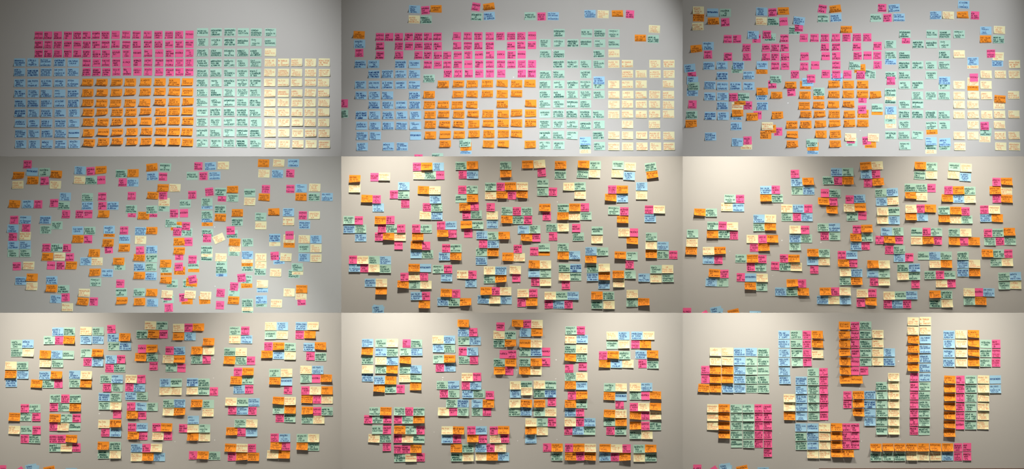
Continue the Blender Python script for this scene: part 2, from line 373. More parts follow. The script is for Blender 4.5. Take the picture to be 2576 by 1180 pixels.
# ---------------------------------------------------------------- what hangs where
# texts: one block per paper colour; notes: '@x y' opens a zoomed view whose corner is at that photo pixel and whose
# scale is 2576/430; then 'colour y  x+first letters of the text ^dy ~tilt' in the order they were stuck on.
DATA_TEXT = """#p
SORRISO/=/POSTURA|AMOR/PRA/COZINHAR|LEVAR/BOAS/ORGÂNICAS|TECNOLOGIA/TODO/DIA|LIBERDADE/PARA SE/ALIMENTAR|SABER/DE/ONDE VEM|AUTONOMIA/É/TRABALHO|INCENTIVO/PÚBLICO/A SABER|PACK/SINGLE|TEORIA/E/PRÁTICA|MOVIMEN-/TO DE/COZINHA|VOLTEI/A/ESTUDAR|ENCONTRO/COMPARTI-/LHADO|DEMANDA/PESSOAS/E SOMAR|DEPEN-/DÊNCIA/DO CAOS|PRESENÇA
EDUCAÇÃO/DOS/CONSUMIDOR|GOURMET/É/COMIDA/SIMPLES|DELIVERY/EXTERNA/É FÁCIL|DISTRIBUIR/RIQUEZA|ECONOMIA/SOLIDÁRIA|ACESSO DE/TERRAS/PRÓPRIAS|DIREITO/À ALIMENTA-/ÇÃO|COOPERAÇÃO/É/DESAFIO|REDE/DE/CONEXÕES|DESEMPREGO/+/PROBLEMAS/DE SAÚDE|JOVENS/NÃO SE/INTERESSAM|ARTICULAÇÃO/COM A/INICIATIVA|RELAÇÃO/DIRETA DE/PRODUÇÃO|TROCAR/HABILIDADE|PROJETOS/PARA/FORTALECER|MOBILIZAR/PESSOAS
LIBERDADE/PARA/MELHORAR|AGIR/DE MODO/SOLIDÁRIO|LETRA/MUITO/PEQUENA|APROVEITA-/MENTO/TOTAL|LUTAR/COM/SABEDORIA|SOLIDARIE-/DADE AO/REDOR|CLT .../MOSTRAR NA/POLÍCIA|TEMPO/DISTÂNCIA/LUTAS|DEDICAÇÃO/24÷7|NOÇÃO/DO/TODO|RESULTANTES|SOMA/DE/ESFORÇOS|VIVÊNCIA|CONTATO/PARA SOMAR/PÚBLICO|RESISTÊNCIA|CADA/UM/UM/SERVIÇO
TRABALHO/+/AMBIÇÃO|COMER/JUNTOS|DIREITOS/E/DEVERES|CONSTRUIR/MUNDO/JUSTO|ALIANÇA|INFORMAÇÃO/COMO/PODER|EGOÍSMO/+/APRENDIZ|APRENDER/NO/CURSO|DINHEIRO/=/DISCÓRDIA|CUIDAR/DOS/FILHOS|CRIAR/LEIS/JUNTO
RESPONSA-/BILIDADE/DE GESTO|ENTENDER/PROPRIEDADE/COLETIVA|ALIMENTAR/CULTURA/LIMPAR|VESTIR/A/CAMISA|TROCA/DE/EXPERIÊNCIA|ENVOLVI-/MENTO|RENDER/O/DIA|AUTO/GESTÃO|APRENDER/COM/AMIGOS|REDES/DE/EDUCAÇÃO|COMPARTILHE/SUA/EDUCAÇÃO|JOVENS/= MUNDO/DELES|COMIDA/DE/BAIRRO
#b
URBANISTA/ISOLAMENTO/SOCIAL|CÍRCULO/DE/POBREZA|POLÍTICAS/CONTINUIDADE/=/INTERRUPÇÕES|TERCEIRIZAÇÃO/DE CONTROLE/DAS ESCOLAS|CULTURAS/LOCAIS
SAÚDE E/EDUCAÇÃO/SAUDÁVEL/DISTRIBUÍDAS|PLANO DIRETOR/USOS MISTOS/E FINALIDADES|CONCENTRAÇÃO/DE USOS DO/SOLO PERTO/RESIDENCIAL|USO MISTO/=/COMÉRCIO DE/SERVIÇOS|TEMPO/DEDICADO/AO ALIMENTO/NATURAL
MOBILIDADE/IMPACTA/SOBRE/POLÍTICAS|USO MISTO/=/TRABALHO|IR À FEIRA/TEMPO,/CAMINHADA|MUDANÇA/NO/ESCALAR|ACESSAR/=/SE PROGRAMAR/(PLANEJAR)
ONLINE:/TER RENDA/E TEMPO|ATIVISMO/+ PRÓXIMO/DO CIDADÃO/- APPS|ESCOLA/COMO/REFERÊNCIA/P÷ ALIMENTAÇÃO|OFERTA/+/DEMANDA/+/ABASTECIMENTO|DAR VALOR/À SEGURANÇA/ALIMENTAR
TRABALHO/E OFERTA/DE SERVIÇOS|POLÍTICAS E/ESTRATÉGIAS/DE COMUNIDADE|ACESSO A/SERVIÇOS E/REDES|ATIVISMO/+/COBRANÇA|SAIR DO SISTEMA/MAIS CONSUMO/ALIMENTO CARO/COMPRAR MENOS
ABASTECIMENTO/NÃO SE RESUME/A TERRAS_|MOBILE/É MAIS/INTUITIVO/P÷ IDOSOS|EDUCAÇÃO/ALIMENTAR/E CULTURAL|TEMPO/PARA/COZINHAR|ALIMENTO/SAUDÁVEL/PERTO DE/CASA
URGÊNCIA:/CIDADANIA|TEMPO/PARA/COMPRAR|ACESSO A/NOVAS E/TECNOLOGIAS|PROBLEMAS/DE SAÚDE/AUMENTAM|TEMPO/TRANSPORTE/+/COMIDA/SAUDÁVEL
SACOLÕES/DISTRIBUIDOR/PELA CIDADE/INDICADO|COMIDA/MATÉRIA PRIMA/QUESTÃO/SOBRE O/ACESSO|INTERNET/NO MUNDO/DO CELULAR|GESTÕES/ARTICULEM/E DOCUMENTEM/VERDADEIRAS|PERTENCIMENTO
ALIMENTO/NATURAL/PRIMEIRO/PRATO|CÍRCULO/SOCIAL/VERDE,/NATURAL|IMÓVEIS/DA/PREFEITURA|ENTIDADES/DA SOCIEDADE/COM/BENEFICIÁRIOS|GERAÇÕES/E/CULTURA/ALIMENTAR
#o
POLÍTICA/DE/EXCLUSÃO|COOPERAÇÃO/DEPENDE/DE CONFIANÇA_|\"CIDADANIA\"/TERMO/BANALIZADO|EDUCAÇÃO/AMBIENTAL/E/ALIMENTAR|ALIMENTO/É/SENSORIAL|MAPA/MOSTRA/RELAÇÃO|VALOR/SUFICIENTE/P÷ VIDA DIGNA|DAR/EXEMPLOS
JOVEM/DOMINA AS/TECN. NÃO/TEM ACESSO|ENXERGAR/AÇÕES/COLETIVAMENTE|CONSUMIR/QUE/CONECTA À/NATUREZA|PLANTAS/PODEM SER/+ QUE/ALIMENTOS|ALIMENTO/TEM O VIÉS/SENSORIAL|MAPA/DOS PRODU-/TORES/EM AÇÃO|AS PESSOAS/TEM/DEDICAÇÃO|APRENDER/JUNTO
DESENVOLVER/A PARTIR DA/CULTURA/LOCAL|RESISTÊNCIA/À/ALIENAÇÃO|TRANSFORMAR/ORGANIZAÇÃO/DA/TECNOLOGIA|DESCOBRIR/A ALIMENTAÇÃO/COMO/CULTURA|SP/PENSADA/PARA POUCOS/P÷ ELITES|IDENTIDADE/QUE VEM DOS/POVOS DO MUNDO|TALENTO/PRECISA DE/OPORTUNIDADE|CIDADE -/O RÁPIDO,/O PRÁTICO,/O NÃO TRADICIONAL
VALORIZAR/A AGRICUL-/TURA|ORGANIZAÇÃO/SOCIAL É/FRÁGIL|AGRICULTURA/DISTRIBUÍDA/NA CIDADE|CRESCIMENTO/SEM/PLANEJAMENTO|TECNOLOGIA/DE ACESSO/À CULTURA|MAPA/SE SOUBER/DO MERCADO|DESPERDÍCIO/NA CADEIA/DE PRODUÇÃO|OFICINAS/PRÁTICAS
CONDIÇÕES/DE VALORIZAR/A CULTURA/DAS PESSOAS|ALIMENTAÇÃO/COMO/CONSTRUÇÃO|SP INVISÍVEL,/ALIMENTAÇÃO/INVISÍVEL|REDES/PERMITEM/TROCA DE/CONHECIMENTO|SUSTENTÁVEL/=/CARINHO,/CUIDADO|MAPA É/AFAZER/PARA AUXILIAR|DESENVOLVI-/MENTO LOCAL/E PLANO DE/RELEVÂNCIA|NÃO SÓ MAPEAR/MAS COM/CONSCIÊNCIA
SAÚDE/NA/ECONOMIA/MUNDIAL|PARTICIPAÇÃO|FACILIDADE/=/CONTROLE|RECEITAS/DE OUTRO/LADO DO/MUNDO|HISTÓRIA/DE CONEXÃO/COM O LUGAR|RECONHECER/A DIVERSÃO/DE ESPAÇO|DESPERDÍCIO/É UM/DESAFIO|DAR VALOR/AO QUE/SE FAZ
APROVEITAR/CONSUMO/DO ALIMENTO|CONECTAR/PARA ALÉM/DE CONSUMIR|RELAÇÕES/DE COMPRAS/PRECARIZADAS|REAPROVEITA-/MENTO DE/ALIMENTOS|DOCUMENTOS/FAMILIARES/TRADUZEM/UM MAPA|MUNDO/É/FÍSICO|IGREJAS/ESCOLAS/PADARIAS/CLUBES|PRODUTOS/HORTA DO/BAIRRO
#m
INCENTIVO/A PROJETOS|ENTREGADORES/SÃO DA/COMUNIDADE|ENTREGADORES/SÃO PARTE/DO COLETIVO|REDE DE/COLETIVOS|TERRENO/ABANDONADO/RENOVAÇÃO|PERMACULT/+/GERAÇÃO DE/RENDA
GRUPO DE/CONSUMO:/RENDA/ESTÁVEL|HISTÓRIA/DO/LUGAR|AGROECOLÓGICO/VISTO COMO/BENEF COLETIVO|AGROECOLÓGICO/ACESSÍVEL|CEASA/=/PRODUTOR/LOCAL|EVENTO/SUSTENTÁVEL
CONSUMO/ATRELADO/À CULTURA|ATRAIR/CONSUMIDORES/RESPONSÁVEIS|DESCOBERTA/DE/INICIATIVAS|PERMACULT./ESTUDANTES/E APROXIMAÇÃO|ALIMENTO/E PRESERV./MEIO AMBIENTE
EXPOR OS/TRABALHOS/E PRODUÇÃO|AGROECOLÓGICO/VISTO COMO/ALTERNATIVO|ORGÂNICO/COMO/NUM LIMÃO|RICO:/COMIDA/PRONTA|COVID/ORGANIZAÇÃO/MEDOS E/ENTREGAS
ENCORAJAR/INICIATIVAS/PELAS REDES|MAPAS/VISUALIZAR/SEMELHANTES|CEU/REFERÊNCIA/INTERNET|ENTREGAS/RENDA/LOCAL|DESAFIO É/A COLABORAÇÃO/DE TODOS
AGREGAR/FUNÇÕES/NO SERVIÇO|MAPAS/EM/ARTIGOS|SUBSISTÊNCIA/E VENDA/LOCAL|RESISTÊNCIA/AO/INESPERADO/(DE MÃO)|SÓ CONSEGUE/NET COM/O WIFI
ACESSO/A GRANA -/AUTONOMIA|CICLOS/NATURAIS/INCOMPREENDIDOS|SERVIÇO DE/CONFIANÇA/PASSADO/FRENTE AO/CONVENCIONAL|GUIA PARA/FORTALECER/O COMÉRCIO/LOCAL|GRUPOS/WHATS/LOGÍSTICA
REDE/SOLIDÁRIA,/REMUNERAÇÃO/JUSTA|HORTA/TERRENOS/CDHU|SUPERMERCADO/E/MERCEARIA|TEMPO:/COZINHAR,/PREPARAR|ANDAR NA/RUA E PODER/PEGAR LIMÃO
VERDURAS/+ CARO|CONSCIÊNCIA/DO SISTEMA/DE CONSUMO|QUITANDA/CONVENCIONAL/NÃO ORGÂNICO|DISTRIBUIÇÃO/POR PONTOS/DE REFERÊNCIA|MAPAS/PESQUISA/DE MERCADO
EMPREGADA/PREPARA/PUBLICAÇÃO/ENTREGA|DELIVERY/PÚBLICO/+ RICO|CLIENTES/ou/PARCEIROS?|COMPOSIÇÃO/COLETIVOS/FORTALECIDOS|MAPAS/PARA/ROTAS
PARTICIPAÇÃO/NA/LOGÍSTICA|COVID/ENTREGAS/SOLIDÁRIAS|ESTRUTURA/BIKE/+/CHIP|COMPREENSÃO/COM A/DIVERSIDADE|COMUNIDADES/DIFICULDADES/ACESSO A INFO
APPs - FÁCIL/DE/CONSTRUIR/JUNTO|RESPEITO/AOS/CICLOS|RELAÇÕES/TRABALHO/+ JUSTAS|CONVENCIONAL/AGROQUÍMICO/E INSUSTENTÁVEL|HORTA/REVITALIZA/LUGARES|JOVENS/DESEMPREGADOS
#y
CUSTO/BENEFÍCIO
POSSE DO/LUGAR,/DEDICAÇÃO|NO TRABALHO/OU/NO TRANSPORTE|AMIGOS/TRAZEM/ORGÂNICOS|DEDICAR/TEMPO É/VALOR AO/LUGAR|OUTRAS COISAS/QUE TROCAM/AS MG
POLÍTICA/TERRITÓRIOS/ASSÉDIO/MORAL|LIDERANÇAS/PARTICIPAÇÃO/DEMOCRÁTICA|SEM/ACESSO A/ORGÂNICOS/EM PREÇOS|ALIMENTO/ATRAVESSA/A CIDADE|AGRICULTURA/PERTO, MAS/NÃO CHEGA/AQUI
TRABALHA/FORA,/COMPRA/FORA|POLÍTICA/+/CONSCIÊNCIA|REDES/QUE/PERMITEM/TROCAS|PREOCUPAÇÃO/COM O/CRESCIMENTO|QUEM/CUIDA DA/TERRA É/SUSTENTÁVEL
PANDEMIA/NÃO/ESTAMOS/ORGANIZADOS|COMUNIDADES/DESORGANIZADAS|COMPREI/E DIVIDO/COM VIZINHOS|UM ORGÂNICO/DEPENDE/DA FAZENDA/NO LUGAR|NAVEGO/MUITO MAIS/PELO CELULAR
AS COISAS/NUNCA/CHEGAM/AQUI!|O MEU/DINHEIRO QUE/TIVER GASTO/DE CASA|VERDURAS/SÃO AS +/RARAS|CONSUMO/O QUE É/SOLTO DA/TERRA|FALTA DE/ORGÂNICOS,/PRA OUTRAS/DÃO VANTAGEM
TRABALHO/NO CENTRO/DÁ ACESSO|QUESTÃO/DE POLÍTICA/PÚBLICA|UM/CEASA POR/PREFEITURA|É UMA/FRESCURA,/UM LUXO|PERTO:/SÓ 2/GRANDES/SUPERMERCADOS
A PESSOA/NÃO VÊ/COMENDO/O PRONTO|SE NÃO TEM/FEIRA, NÃO/TENHO/NADA|LIMÕES/+/HORTAS|O LOCAL/FAZ FRENTE/AO SISTEMA|QUESTÃO/PASSA/ALÉM DO/MUNICIPAL
PAISAGEM/É FUNDO/PARA PRODUZIR/SEM RISCO|PRODUZ/AQUI E/MANDA/PRA FORA|PROCEDER/É O QUE/TEM|PROCURO SÓ/PARA ELES/DE CADA MÊS|PRODUÇÃO/LOCAL QUE/DISTRIBUEM/NA COMUNIDADE
REFERÊNCIA/COMO/MERCEARIA|IDEIA DO/QUE É/ORGÂNICO|POLÍTICAS/TEM QUE/SER CONSTRUÍDAS/COLETIVAMENTE|PELA/PRODUÇÃO,/VALOR/ALTO|PROPAGANDA/ORGÂNICO/NÃO CONHECE
"""

DATA_NOTES = """#
@0 60
p 115 525SORR 665AMOR 810LEVA 963TECN 1105LIBE^-2 1245SABE^-3 1388AUTON^-5 1528INCE^-5 1682PACK^-10 1842TEOR^-10 2000MOVI^-9 2165VOLTEI^-9 2327ENCO^-8 2487DEMA^-7
p 252 525EDUC 667GOUR 812DELI 963DIST 1108ECON 1247ACES 1391DIRE^-2 1530COOP^-2 1682REDEDEC^-7 1845DESEM 2000JOVE^-4 2168ARTI^-8 2329RELA^-6 2490TROCA^-5
p 385 525LIBERDADEPARAM 665AGIR 813LETR 963APROV 1106LUTA 1247SOLI^2 1395CLT^5 1537TEMP^5 1691DEDI^2 1847NOCA^2 2008RESU^-2 2172SOMA^-4 2339VIVE^-4 2497CONT^-2
p 525 1245TRAB 1395COME 1538DIREITOS^-3 1692CONS^-3 1848ALIA^-3 2010INFO^-5 2174EGO^-5 2340APRENDERN^-5 2498DINH^-3
p 664 1247RESP 1397ENTE 1543ALIM 1694VESTIR^-5 1855TROCAD^-8 2012ENVO^-7 2172RENDER^-6 2339AUTOG^-3 2497APRENDERC^0
b 520 213URBA 412CIRC^-2 607POLI 817TERC 1020CULT
b 668 212SAUD 413PLAN^5 613CONC 817USOMISTOC 1018TEMPOD^-2
@428 60
p 105 75DEPE 230PRES^-3
p 245 78PROJ 230MOBI^-5
p 382 78RESI 230CADA^-3
p 522 80CUID 228CRIA
p 662 80REDESD 228COMPA
m 65 405INCE 612ENTREGADORESSAOD 818ENTREGADORESSAOP 1020REDED 1213TERR^3 1428PERMACULTG^3
m 213 405GRUP 612HIST 815AGRO 1013AGROECOLOGICOA 1210CEAS^2 1425EVEN^4
m 373 403CONSU 612ATRA 812DESC 1010PERMACULTE 1207ALIM
y 370 1427CUST
m 528 405EXPO 608AGROECOLOGICOVISTOCOMOA 810ORGA 1003RICO 1205COVIDO
y 523 1425POSS 1625NOTR 1822AMIG^-2 2030DEDI 2238OUTR^-3
m 678 405ENCO 607MAPASV 812CEU 1007ENTREGASR 1200DESA
y 676 1418POLITICAT 1625LIDE 1820SEMA 2032ALIM 2240AGRI^3
@0 196
b 15 215MOBIL 415USOMISTOT 615IRA 818MUDA 1018ACESSAR
b 172 217ONLI 417ATIV 615ESCO 818OFER 1020DARV^-2
b 320 220TRAB 418POLITICASE 618ACESSOAS 818ATIVISMOC 1025SAIR
b 467 220ABAS 420MOBILE 620EDUC 823TEMPOPARACOZ 1033ALIMENTOS^-3
b 622 225URGE 424TEMPOPARACOM 622ACESSOAN 827PROB 1030TEMPOT^-3
b 776 228SACO 427COMI 624INTE 830GEST 1033PERT
b 936 230ALIMENTON 432CIRCULOS 628IMOV 834ENTI 1038GERA
o 12 1240POLI 1455COOPE 1680CIDA^-3 1883EDUC^-5 2115ALIMENTOE^-9 2330MAPAM^-8 2546VALO^-7
o 165 1242JOVE 1458ENXE 1675CONSU^-2 1883PLAN^-6 2110ALIMENTOT^-12 2330MAPAD^-15 2546ASPE^-15
o 320 1245DESENVOLVER 1452RESI 1660TRAN^3 1880DESCO^0 2102SPPE^-6 2332IDEN^-12 2546TALE^-20
o 462 1252VALORI 1458ORGANIZACAOS^-3 1685AGRI^-5 1893CRES^-6 2115TECN^-12 2342MAPAS^-10 2546DESP^-19
o 609 1253CONDI 1470ALIMENTACAO 1685SPIN^-3 1903REDE^-8 2122SUST^-14 2345MAPAE^-20 2546DESENVOLVIMENTOL^-20
o 770 1255SAUD 1477PART^-8 1688FACI^-8 1908RECEI^-15 2130HIST^-21 2345RECO^-22 2546DESPERDICIOE^-20
o 920 1262APROV~2 1478CONEC^-15 1688RELA^-18 1910REAPRO^-20 2123DOCU^-17 2343MUND^-15 2552IGRE^-14
@428 196
o 5 180DARE
o 154 180APRENDERJ
o 300 188CIDADEO
o 445 183OFIC
o 592 186NAOSO
o 755 173DARV~1
o 912 180PRODU
m 10 400AGRE 608MAPASE 810SUBS 1007RESIS 1202SOCO
m 158 400ACES 610CICL 808SERV 1007GUIA 1200GRUPOS
m 304 398REDES 607HORTAT 808SUPE 1005TEMP 1198ANDA^4
m 452 400VERD 602CONSC 808QUIT 1005DIST^4 1197MAPASPE^8
m 603 398EMPR 602DELI 808CLIE 1003COMPOS 1207MAPASPARA^8
m 762 400PART 600COVIDE 805ESTR 1003COMPRE 1200COMU^5
m 918 400APPS 610RESP 805RELA 997CONVE^4 1207HORTAR^6
y 10 1417TRABALHA 1622POLITICAC 1820REDESQ 2030PREO^-5 2228QUEM
y 170 1420PAND 1622COMU 1825COMP 2028UMOR^-8~2 2230NAVE^-3
y 315 1418ASCO 1622OMEU^-5 1828VERD 2025CONSU 2232FALT~2
y 458 1420TRABALHON 1628QUESTAOD 1828UMCE^3 2025EUMA 2230PERT
y 612 1422APES 1632SENA 1832LIMO^-3 2025OLOC 2230QUESTAOP
y 770 1425PAIS 1628PRODUZ^-2 1838PROCE 2033PROCU 2235PRODUCAO^3
y 935 1425REFE 1635IDEI^-2~1 1842POLITICAST 2040PELA~1 2240PROP^4
#
@858 0
b 80 1022CIRCULOS~2
p 93 1210APRENDERC~-4
o 78 1348APRENDERJ~-1
y 232 1018AMIG~2
m 235 1198PERMACULTE
p 42 1972COOP~9
o 48 2145TALE~-8
m 190 1963DESC~2
b 180 2150TRAB~-3
o 468 188SPPE~2
b 602 195GERA
p 737 213GOUR~-1
p 497 525SORR 665AMOR 810LEVA 963TECN^-2 1105LIBE^-4 1247SABE^-5 1392AUTON^-5
p 485 1687PACK 1850TEOR 2008MOVI 2180VOLTEI 2340ENCO 2503DEMA
p 633 527EDUC 812DELI 965DIST 1110ECON 1250ACES 1395DIRE
p 628 1690REDEDEC 1850DESEM 2008JOVE 2180ARTI 2503TROCA
p 770 527LIBERDADEPARAM 813LETR 1107LUTA 1250SOLI 1397CLT^3
p 772 1540TEMP^3 1698DEDI 1855NOCA^-5 2018RESU^-5 2183SOMA^-8 2350VIVE^-8 2508CONT^-5
p 912 1248TRAB 1398COME 1543DIREITOS 1700CONS^-3 1858ALIA^-5 2020INFO^-6 2183EGO^-7 2350APRENDERN^-7 2508DINH^-5
p 1046 1548ALIM 1705VESTIR 1863TROCAD 2022ENVO 2183RENDER 2352AUTOG
b 907 208URBA 406CIRC 815TERC 1022CULT
b 1055 413PLAN^4 617CONC 818USOMISTOC 1022TEMPOD
m 1122 1242EXPO~1
@1287 0
m 183 195INCE~-1
p 188 390INCE~-1
b 182 543POLI~1
b 150 1098GEST
y 155 1295POLITICAT~2
o 154 1510POLI~-2
p 155 1722AGIR~3
y 380 2067APES~2
o 522 1855DARV~1
m 528 2050ANDA
p 483 85DEPE 247PRES^-5
p 620 85PROJ 245MOBI
p 760 90RESI
p 905 92CUID 245CRIA
p 1047 93REDESD 243COMPA
m 437 633ENTREGADORESSAOD 1047REDED^3 1243TERR^2 1458PERMACULTG^5
m 590 420GRUP 630HIST 840AGRO 1037AGROECOLOGICOA 1243CEAS^3 1460EVEN^5
m 752 425CONSU 630ATRA 1233ALIM^-2
y 745 1458CUST
m 905 625AGROECOLOGICOVISTOCOMOA 835ORGA 1030RICO 1230COVIDO
y 905 1455POSS 1660NOTR^-2 2075DEDI^-3 2287OUTR^-3
m 1058 425ENCO^8 628MAPASV 1032ENTREGASR
y 1055 1662LIDE 1867SEMA 2078ALIM 2287AGRI^2
@858 196
b 43 210MOBIL 415USOMISTOT 617IRA 818MUDA 1022ACESSAR
b 202 217ONLI 418ATIV 618ESCO 1025DARV
b 345 418POLITICASE 622ACESSOAS 823ATIVISMOC 1030SAIR
p 323 -20CADA
m 477 -62COMPOS
b 500 222ABAS 423MOBILE 627EDUC 830TEMPOPARACOZ 1037ALIMENTOS
b 658 227URGE 427TEMPOPARACOM 627ACESSOAN 830PROB 1037TEMPOT
b 812 232SACO 432COMI^-2 1040PERT
b 975 235ALIMENTON 630IMOV^-3 838ENTI^-3
o 42 1458COOPE 1688CIDA^-5 1893EDUC^-7 2122ALIMENTOE^-14 2345MAPAM^-14 2562VALO^-12
o 197 1245JOVE 1682CONSU^-5 1893PLAN^-8 2122ALIMENTOT^-13 2345MAPAD^-15 2562ASPE^-17
o 347 1250DESENVOLVER 1458RESI^-2 1668TRAN^2 1890DESCO 2347IDEN^-10
o 497 1260VALORI 1465ORGANIZACAOS^-5 1693AGRI^-8 1907CRES^-8 2130TECN^-16 2360MAPAS^-12 2562DESP^-24
o 643 1262CONDI 1480ALIMENTACAO 1693SPIN^-4 1918REDE^-7 2138SUST^-14 2362MAPAE^-20 2562DESENVOLVIMENTOL^-20
o 805 1265SAUD 1487PART^-8 1698FACI^-8 1922RECEI^-15~-1 2145HIST^-22 2363RECO^-23 2562DESPERDICIOE^-20
o 940 1487CONEC 2140DOCU 2362MUND
b 1025 1797~1
o 973 1798IGRE~-1
m 918 1787CEU~-2
p 1153 1105
m 1135 1370DESA
@1287 196
o 28 193DARE^-2
o 328 205CIDADEO
o 475 203OFIC
o 623 203NAOSO
o 945 197PRODU
m 40 420AGRE 628MAPASE^-2 837SUBS 1033RESIS 1230SOCO^2
b -22 1233INTE
m 187 418ACES 630CICL 828SERV 1030GUIA^3 1233GRUPOS^3
m 330 418REDES 625HORTAT 832SUPE 1030TEMP^2
m 480 418VERD 623CONSC 825QUIT 1030DIST^3 1225MAPASPE^8
m 635 418EMPR 623DELI 832CLIE^3 1030COMPRE^22 1232MAPASPARA^8
m 798 420PART 622COVIDE 828ESTR^5~4 1223COMU^5
m 953 418APPS 628RESP 1240HORTAR^13
y 1015 1025QUESTAOP
m 957 1025CONVE
b 890 1025OFER
y 38 1455TRABALHA 1662POLITICAC 1868REDESQ^-2 2278QUEM^-5
y 195 1457PAND 1668LIMO^-2 1867COMP 2072UMOR^-5~2 2280NAVE
y 340 1457ASCO 1662OMEU^-5 1870VERD 2068CONSU 2280FALT^5~1
y 490 1455TRABALHON 1662QUESTAOD^-5 1870UMCE 2070EUMA^-5 2280PERT^-5
y 640 1662SENA 2067OLOC
y 805 1457PAIS 1662PRODUZ 1875PROCE 2075PROCU 2285PRODUCAO^5
y 972 1457REFE 1663IDEI 1880POLITICAST 2085PELA 2288PROP
#
@1717 0
o 200 158RECO~2
y 97 153DEDI~1
b 128 370PERT~1
m 132 560HIST
o 266 380HIST~-1
p 275 583SABE~-3
y 340 147POSS~-2
b 113 1108CIRCULOS~2
p 125 1295APRENDERC~-4
o 110 1434APRENDERJ~-2
y 260 1104AMIG~2
m 263 1282PERMACULTE
p 264 1461VIVE~-4
m 397 1602COMU~1
p 350 1692LEVA~2
b 254 1672ACESSOAS~6
p 72 2046COOP~8
o 77 2218TALE~-8
m 216 2038DESC
b 205 2228TRAB~-3
p 522 1054TECN
b 467 980MOBILE~2
m 502 1236ACES~1
p 462 1210LIBE
p 526 621SORR 760AMOR
p 518 1474AUTON
p 510 1766PACK 1928TEOR 2085MOVI 2251VOLTEI^-3 2410ENCO^-5
o 391 2384DESPERDICIOE~1
o 678 122SPPE~-5
b 632 302GERA
p 762 322GOUR~-1
p 660 904DELI 1199ECON 1337ACES 1478DIRE^-3
p 649 2085JOVE 2253ARTI^-4
p 793 624LIBERDADEPARAM 909LETR 1199LUTA 1337SOLI 1484CLT^4
p 790 1777DEDI 2095RESU^-5 2255SOMA^-8
b 930 313URBA 511CIRC^-4
m 978 738EMPR
b 925 757TERC~1
o 992 1112CONDI
b 925 1115CULT
p 930 1336TRAB 1484COME
p 940 1772VESTIR
p 923 1938ALIA 2256EGO^-5
b 965 25TEMPOPARACOM~-5
p 1078 82TEMP~-4
b 1152 65TEMPOPARACOZ~2
b 1082 515PLAN~1
b 1073 915USOMISTOC
p 1062 1632ALIM~-1
p 1054 2098ENVO
b 1105 2240ACESSAR~1
p 1055 2256RENDER^2 2423AUTOG^6
@2146 0
p 58 377PROJ~1
b 62 535ENTI~-3
m 208 260INCE~-1
p 208 456INCE~-1
b 203 609POLI~1
b 8 1582ATIVISMOC~3
b 169 1160GEST
y 173 1350POLITICAT~2
o 172 1566POLI~-3
p 172 1776AGIR~3
b 400 1915TEMPOT
y 392 2120APES~2
o 535 1910DARV~1
m 533 2107ANDA
p 503 -3DEMA 152DEPE
p 642 -3TROCA
p 633 307MOBI
p 778 6CONT 158RESI^-3 302CUID^-2
p 916 307CRIA
p 535 736REDEDEC~1
m 453 697ENTREGADORESSAOD 1105REDED^-3 1300TERR^2 1514PERMACULTG^3
m 606 480GRUP 897AGRO 1098AGROECOLOGICOA 1300CEAS
b 850 482ESCO
m 768 483CONSU 692ATRA 1292ALIM^-7
y 757 1514CUST
y 910 1720NOTR
b 862 1722MOBIL
b 880 2092PROB
y 788 2102PROCE~2
p 747 2016DESEM~-2
m 920 687AGROECOLOGICOVISTOCOMOA 890ORGA 1092RICO 1290COVIDO
y 907 2347OUTR
y 1062 1920SEMA 2135ALIM 2344AGRI
m 1062 172RELA~2
m 1035 95ENTREGADORESSAOP~12
o 970 18~-3
p 1070 53RELA~1
m 1078 487ENCO
m 1070 692MAPASV 1094ENTREGASR
m 928 -58REDES~2
@1717 196
b 152 65TEMPOD
m 66 85TEMP~-2
b 50 329CONC~1
b 62 518USOMISTOT 715IRA 915MUDA
p 38 1290TROCAD~-3
m -40 1320EXPO~1
b 218 327ONLI 520ATIV
y 366 742COMU~-1
p 353 925ENTE
o 282 782ENXE~2
p 230 707RESP~-2
m 225 837DESA
b 213 1106DARV
o 148 1115SAUD
o 208 1333JOVE
b 362 1120SAIR
p 337 88CADA~1
m 495 55COMPOS
o 632 45DESENVOLVER~-1
b 358 520POLITICASE
b 510 333ABAS 528ALIMENTOS^4 726EDUC^3
o 478 745EDUC~2
b 666 726ACESSOAN
p 500 1068~1
o 526 965ORGANIZACAOS~-1
o 505 1346VALORI
p 152 1578COMPA~-4
o 55 1546COOPE
o 48 1768CIDA
b 3 1802URGE
p -50 1876DIREITOS
o 40 2198ALIMENTOE 2416MAPAM
o 203 1762CONSU 1968PLAN 2198ALIMENTOT^-10 2416MAPAD^-15
m 148 1972AGRE~-1
o 360 1750TRAN 1968DESCO^-4 2191MUND^-14~1 2418IDEN^-18
o 495 1774AGRI 1983CRES^-3 2202TECN^-8 2430MAPAS^-3
o 648 1564ALIMENTACAO 1774SPIN^-4 1995REDE^-8 2210SUST^-17 2432MAPAE^-22
o 800 1570PART 2002RECEI^-8~1 2218PRODU^-12~-2
o 943 1570CONEC 2216DOCU^-2
b 1027 1880~1
o 973 1880IGRE~-1
m 918 1866CEU~-3
o 798 1170REAPRO~1
p 748 1380APROV~-1
o 708 1240APROV~-2
y 668 1192PREO~1
b 822 338SACO~-1
y 955 878POLITICAC
p 882 918NOCA~-2
b 908 742COMI~1
m 905 2464APPS~2
p 862 2474
y 835 2446POLITICAST~2
@2146 196
o 40 60VALO
p 255 80APRENDERN
o 186 60ASPE
o 200 253CIDADEO~-1
o 480 65DESP
p 415 75DIST~-2
o 627 62DESENVOLVIMENTOL
o 435 278OFIC
m 388 280EVEN
p -18 508REDESD
m 267 478CICL
y 210 478CONSU
m 160 478COMPRE
y 635 482VERD~-2
m 570 472VERD
y 495 480FALT
b 430 482ALIMENTON
m 45 692MAPASE 890SUBS
m 203 885SERV 1092GUIA^2 1288GRUPOS^2
m 52 1290SOCO
b -20 1293INTE
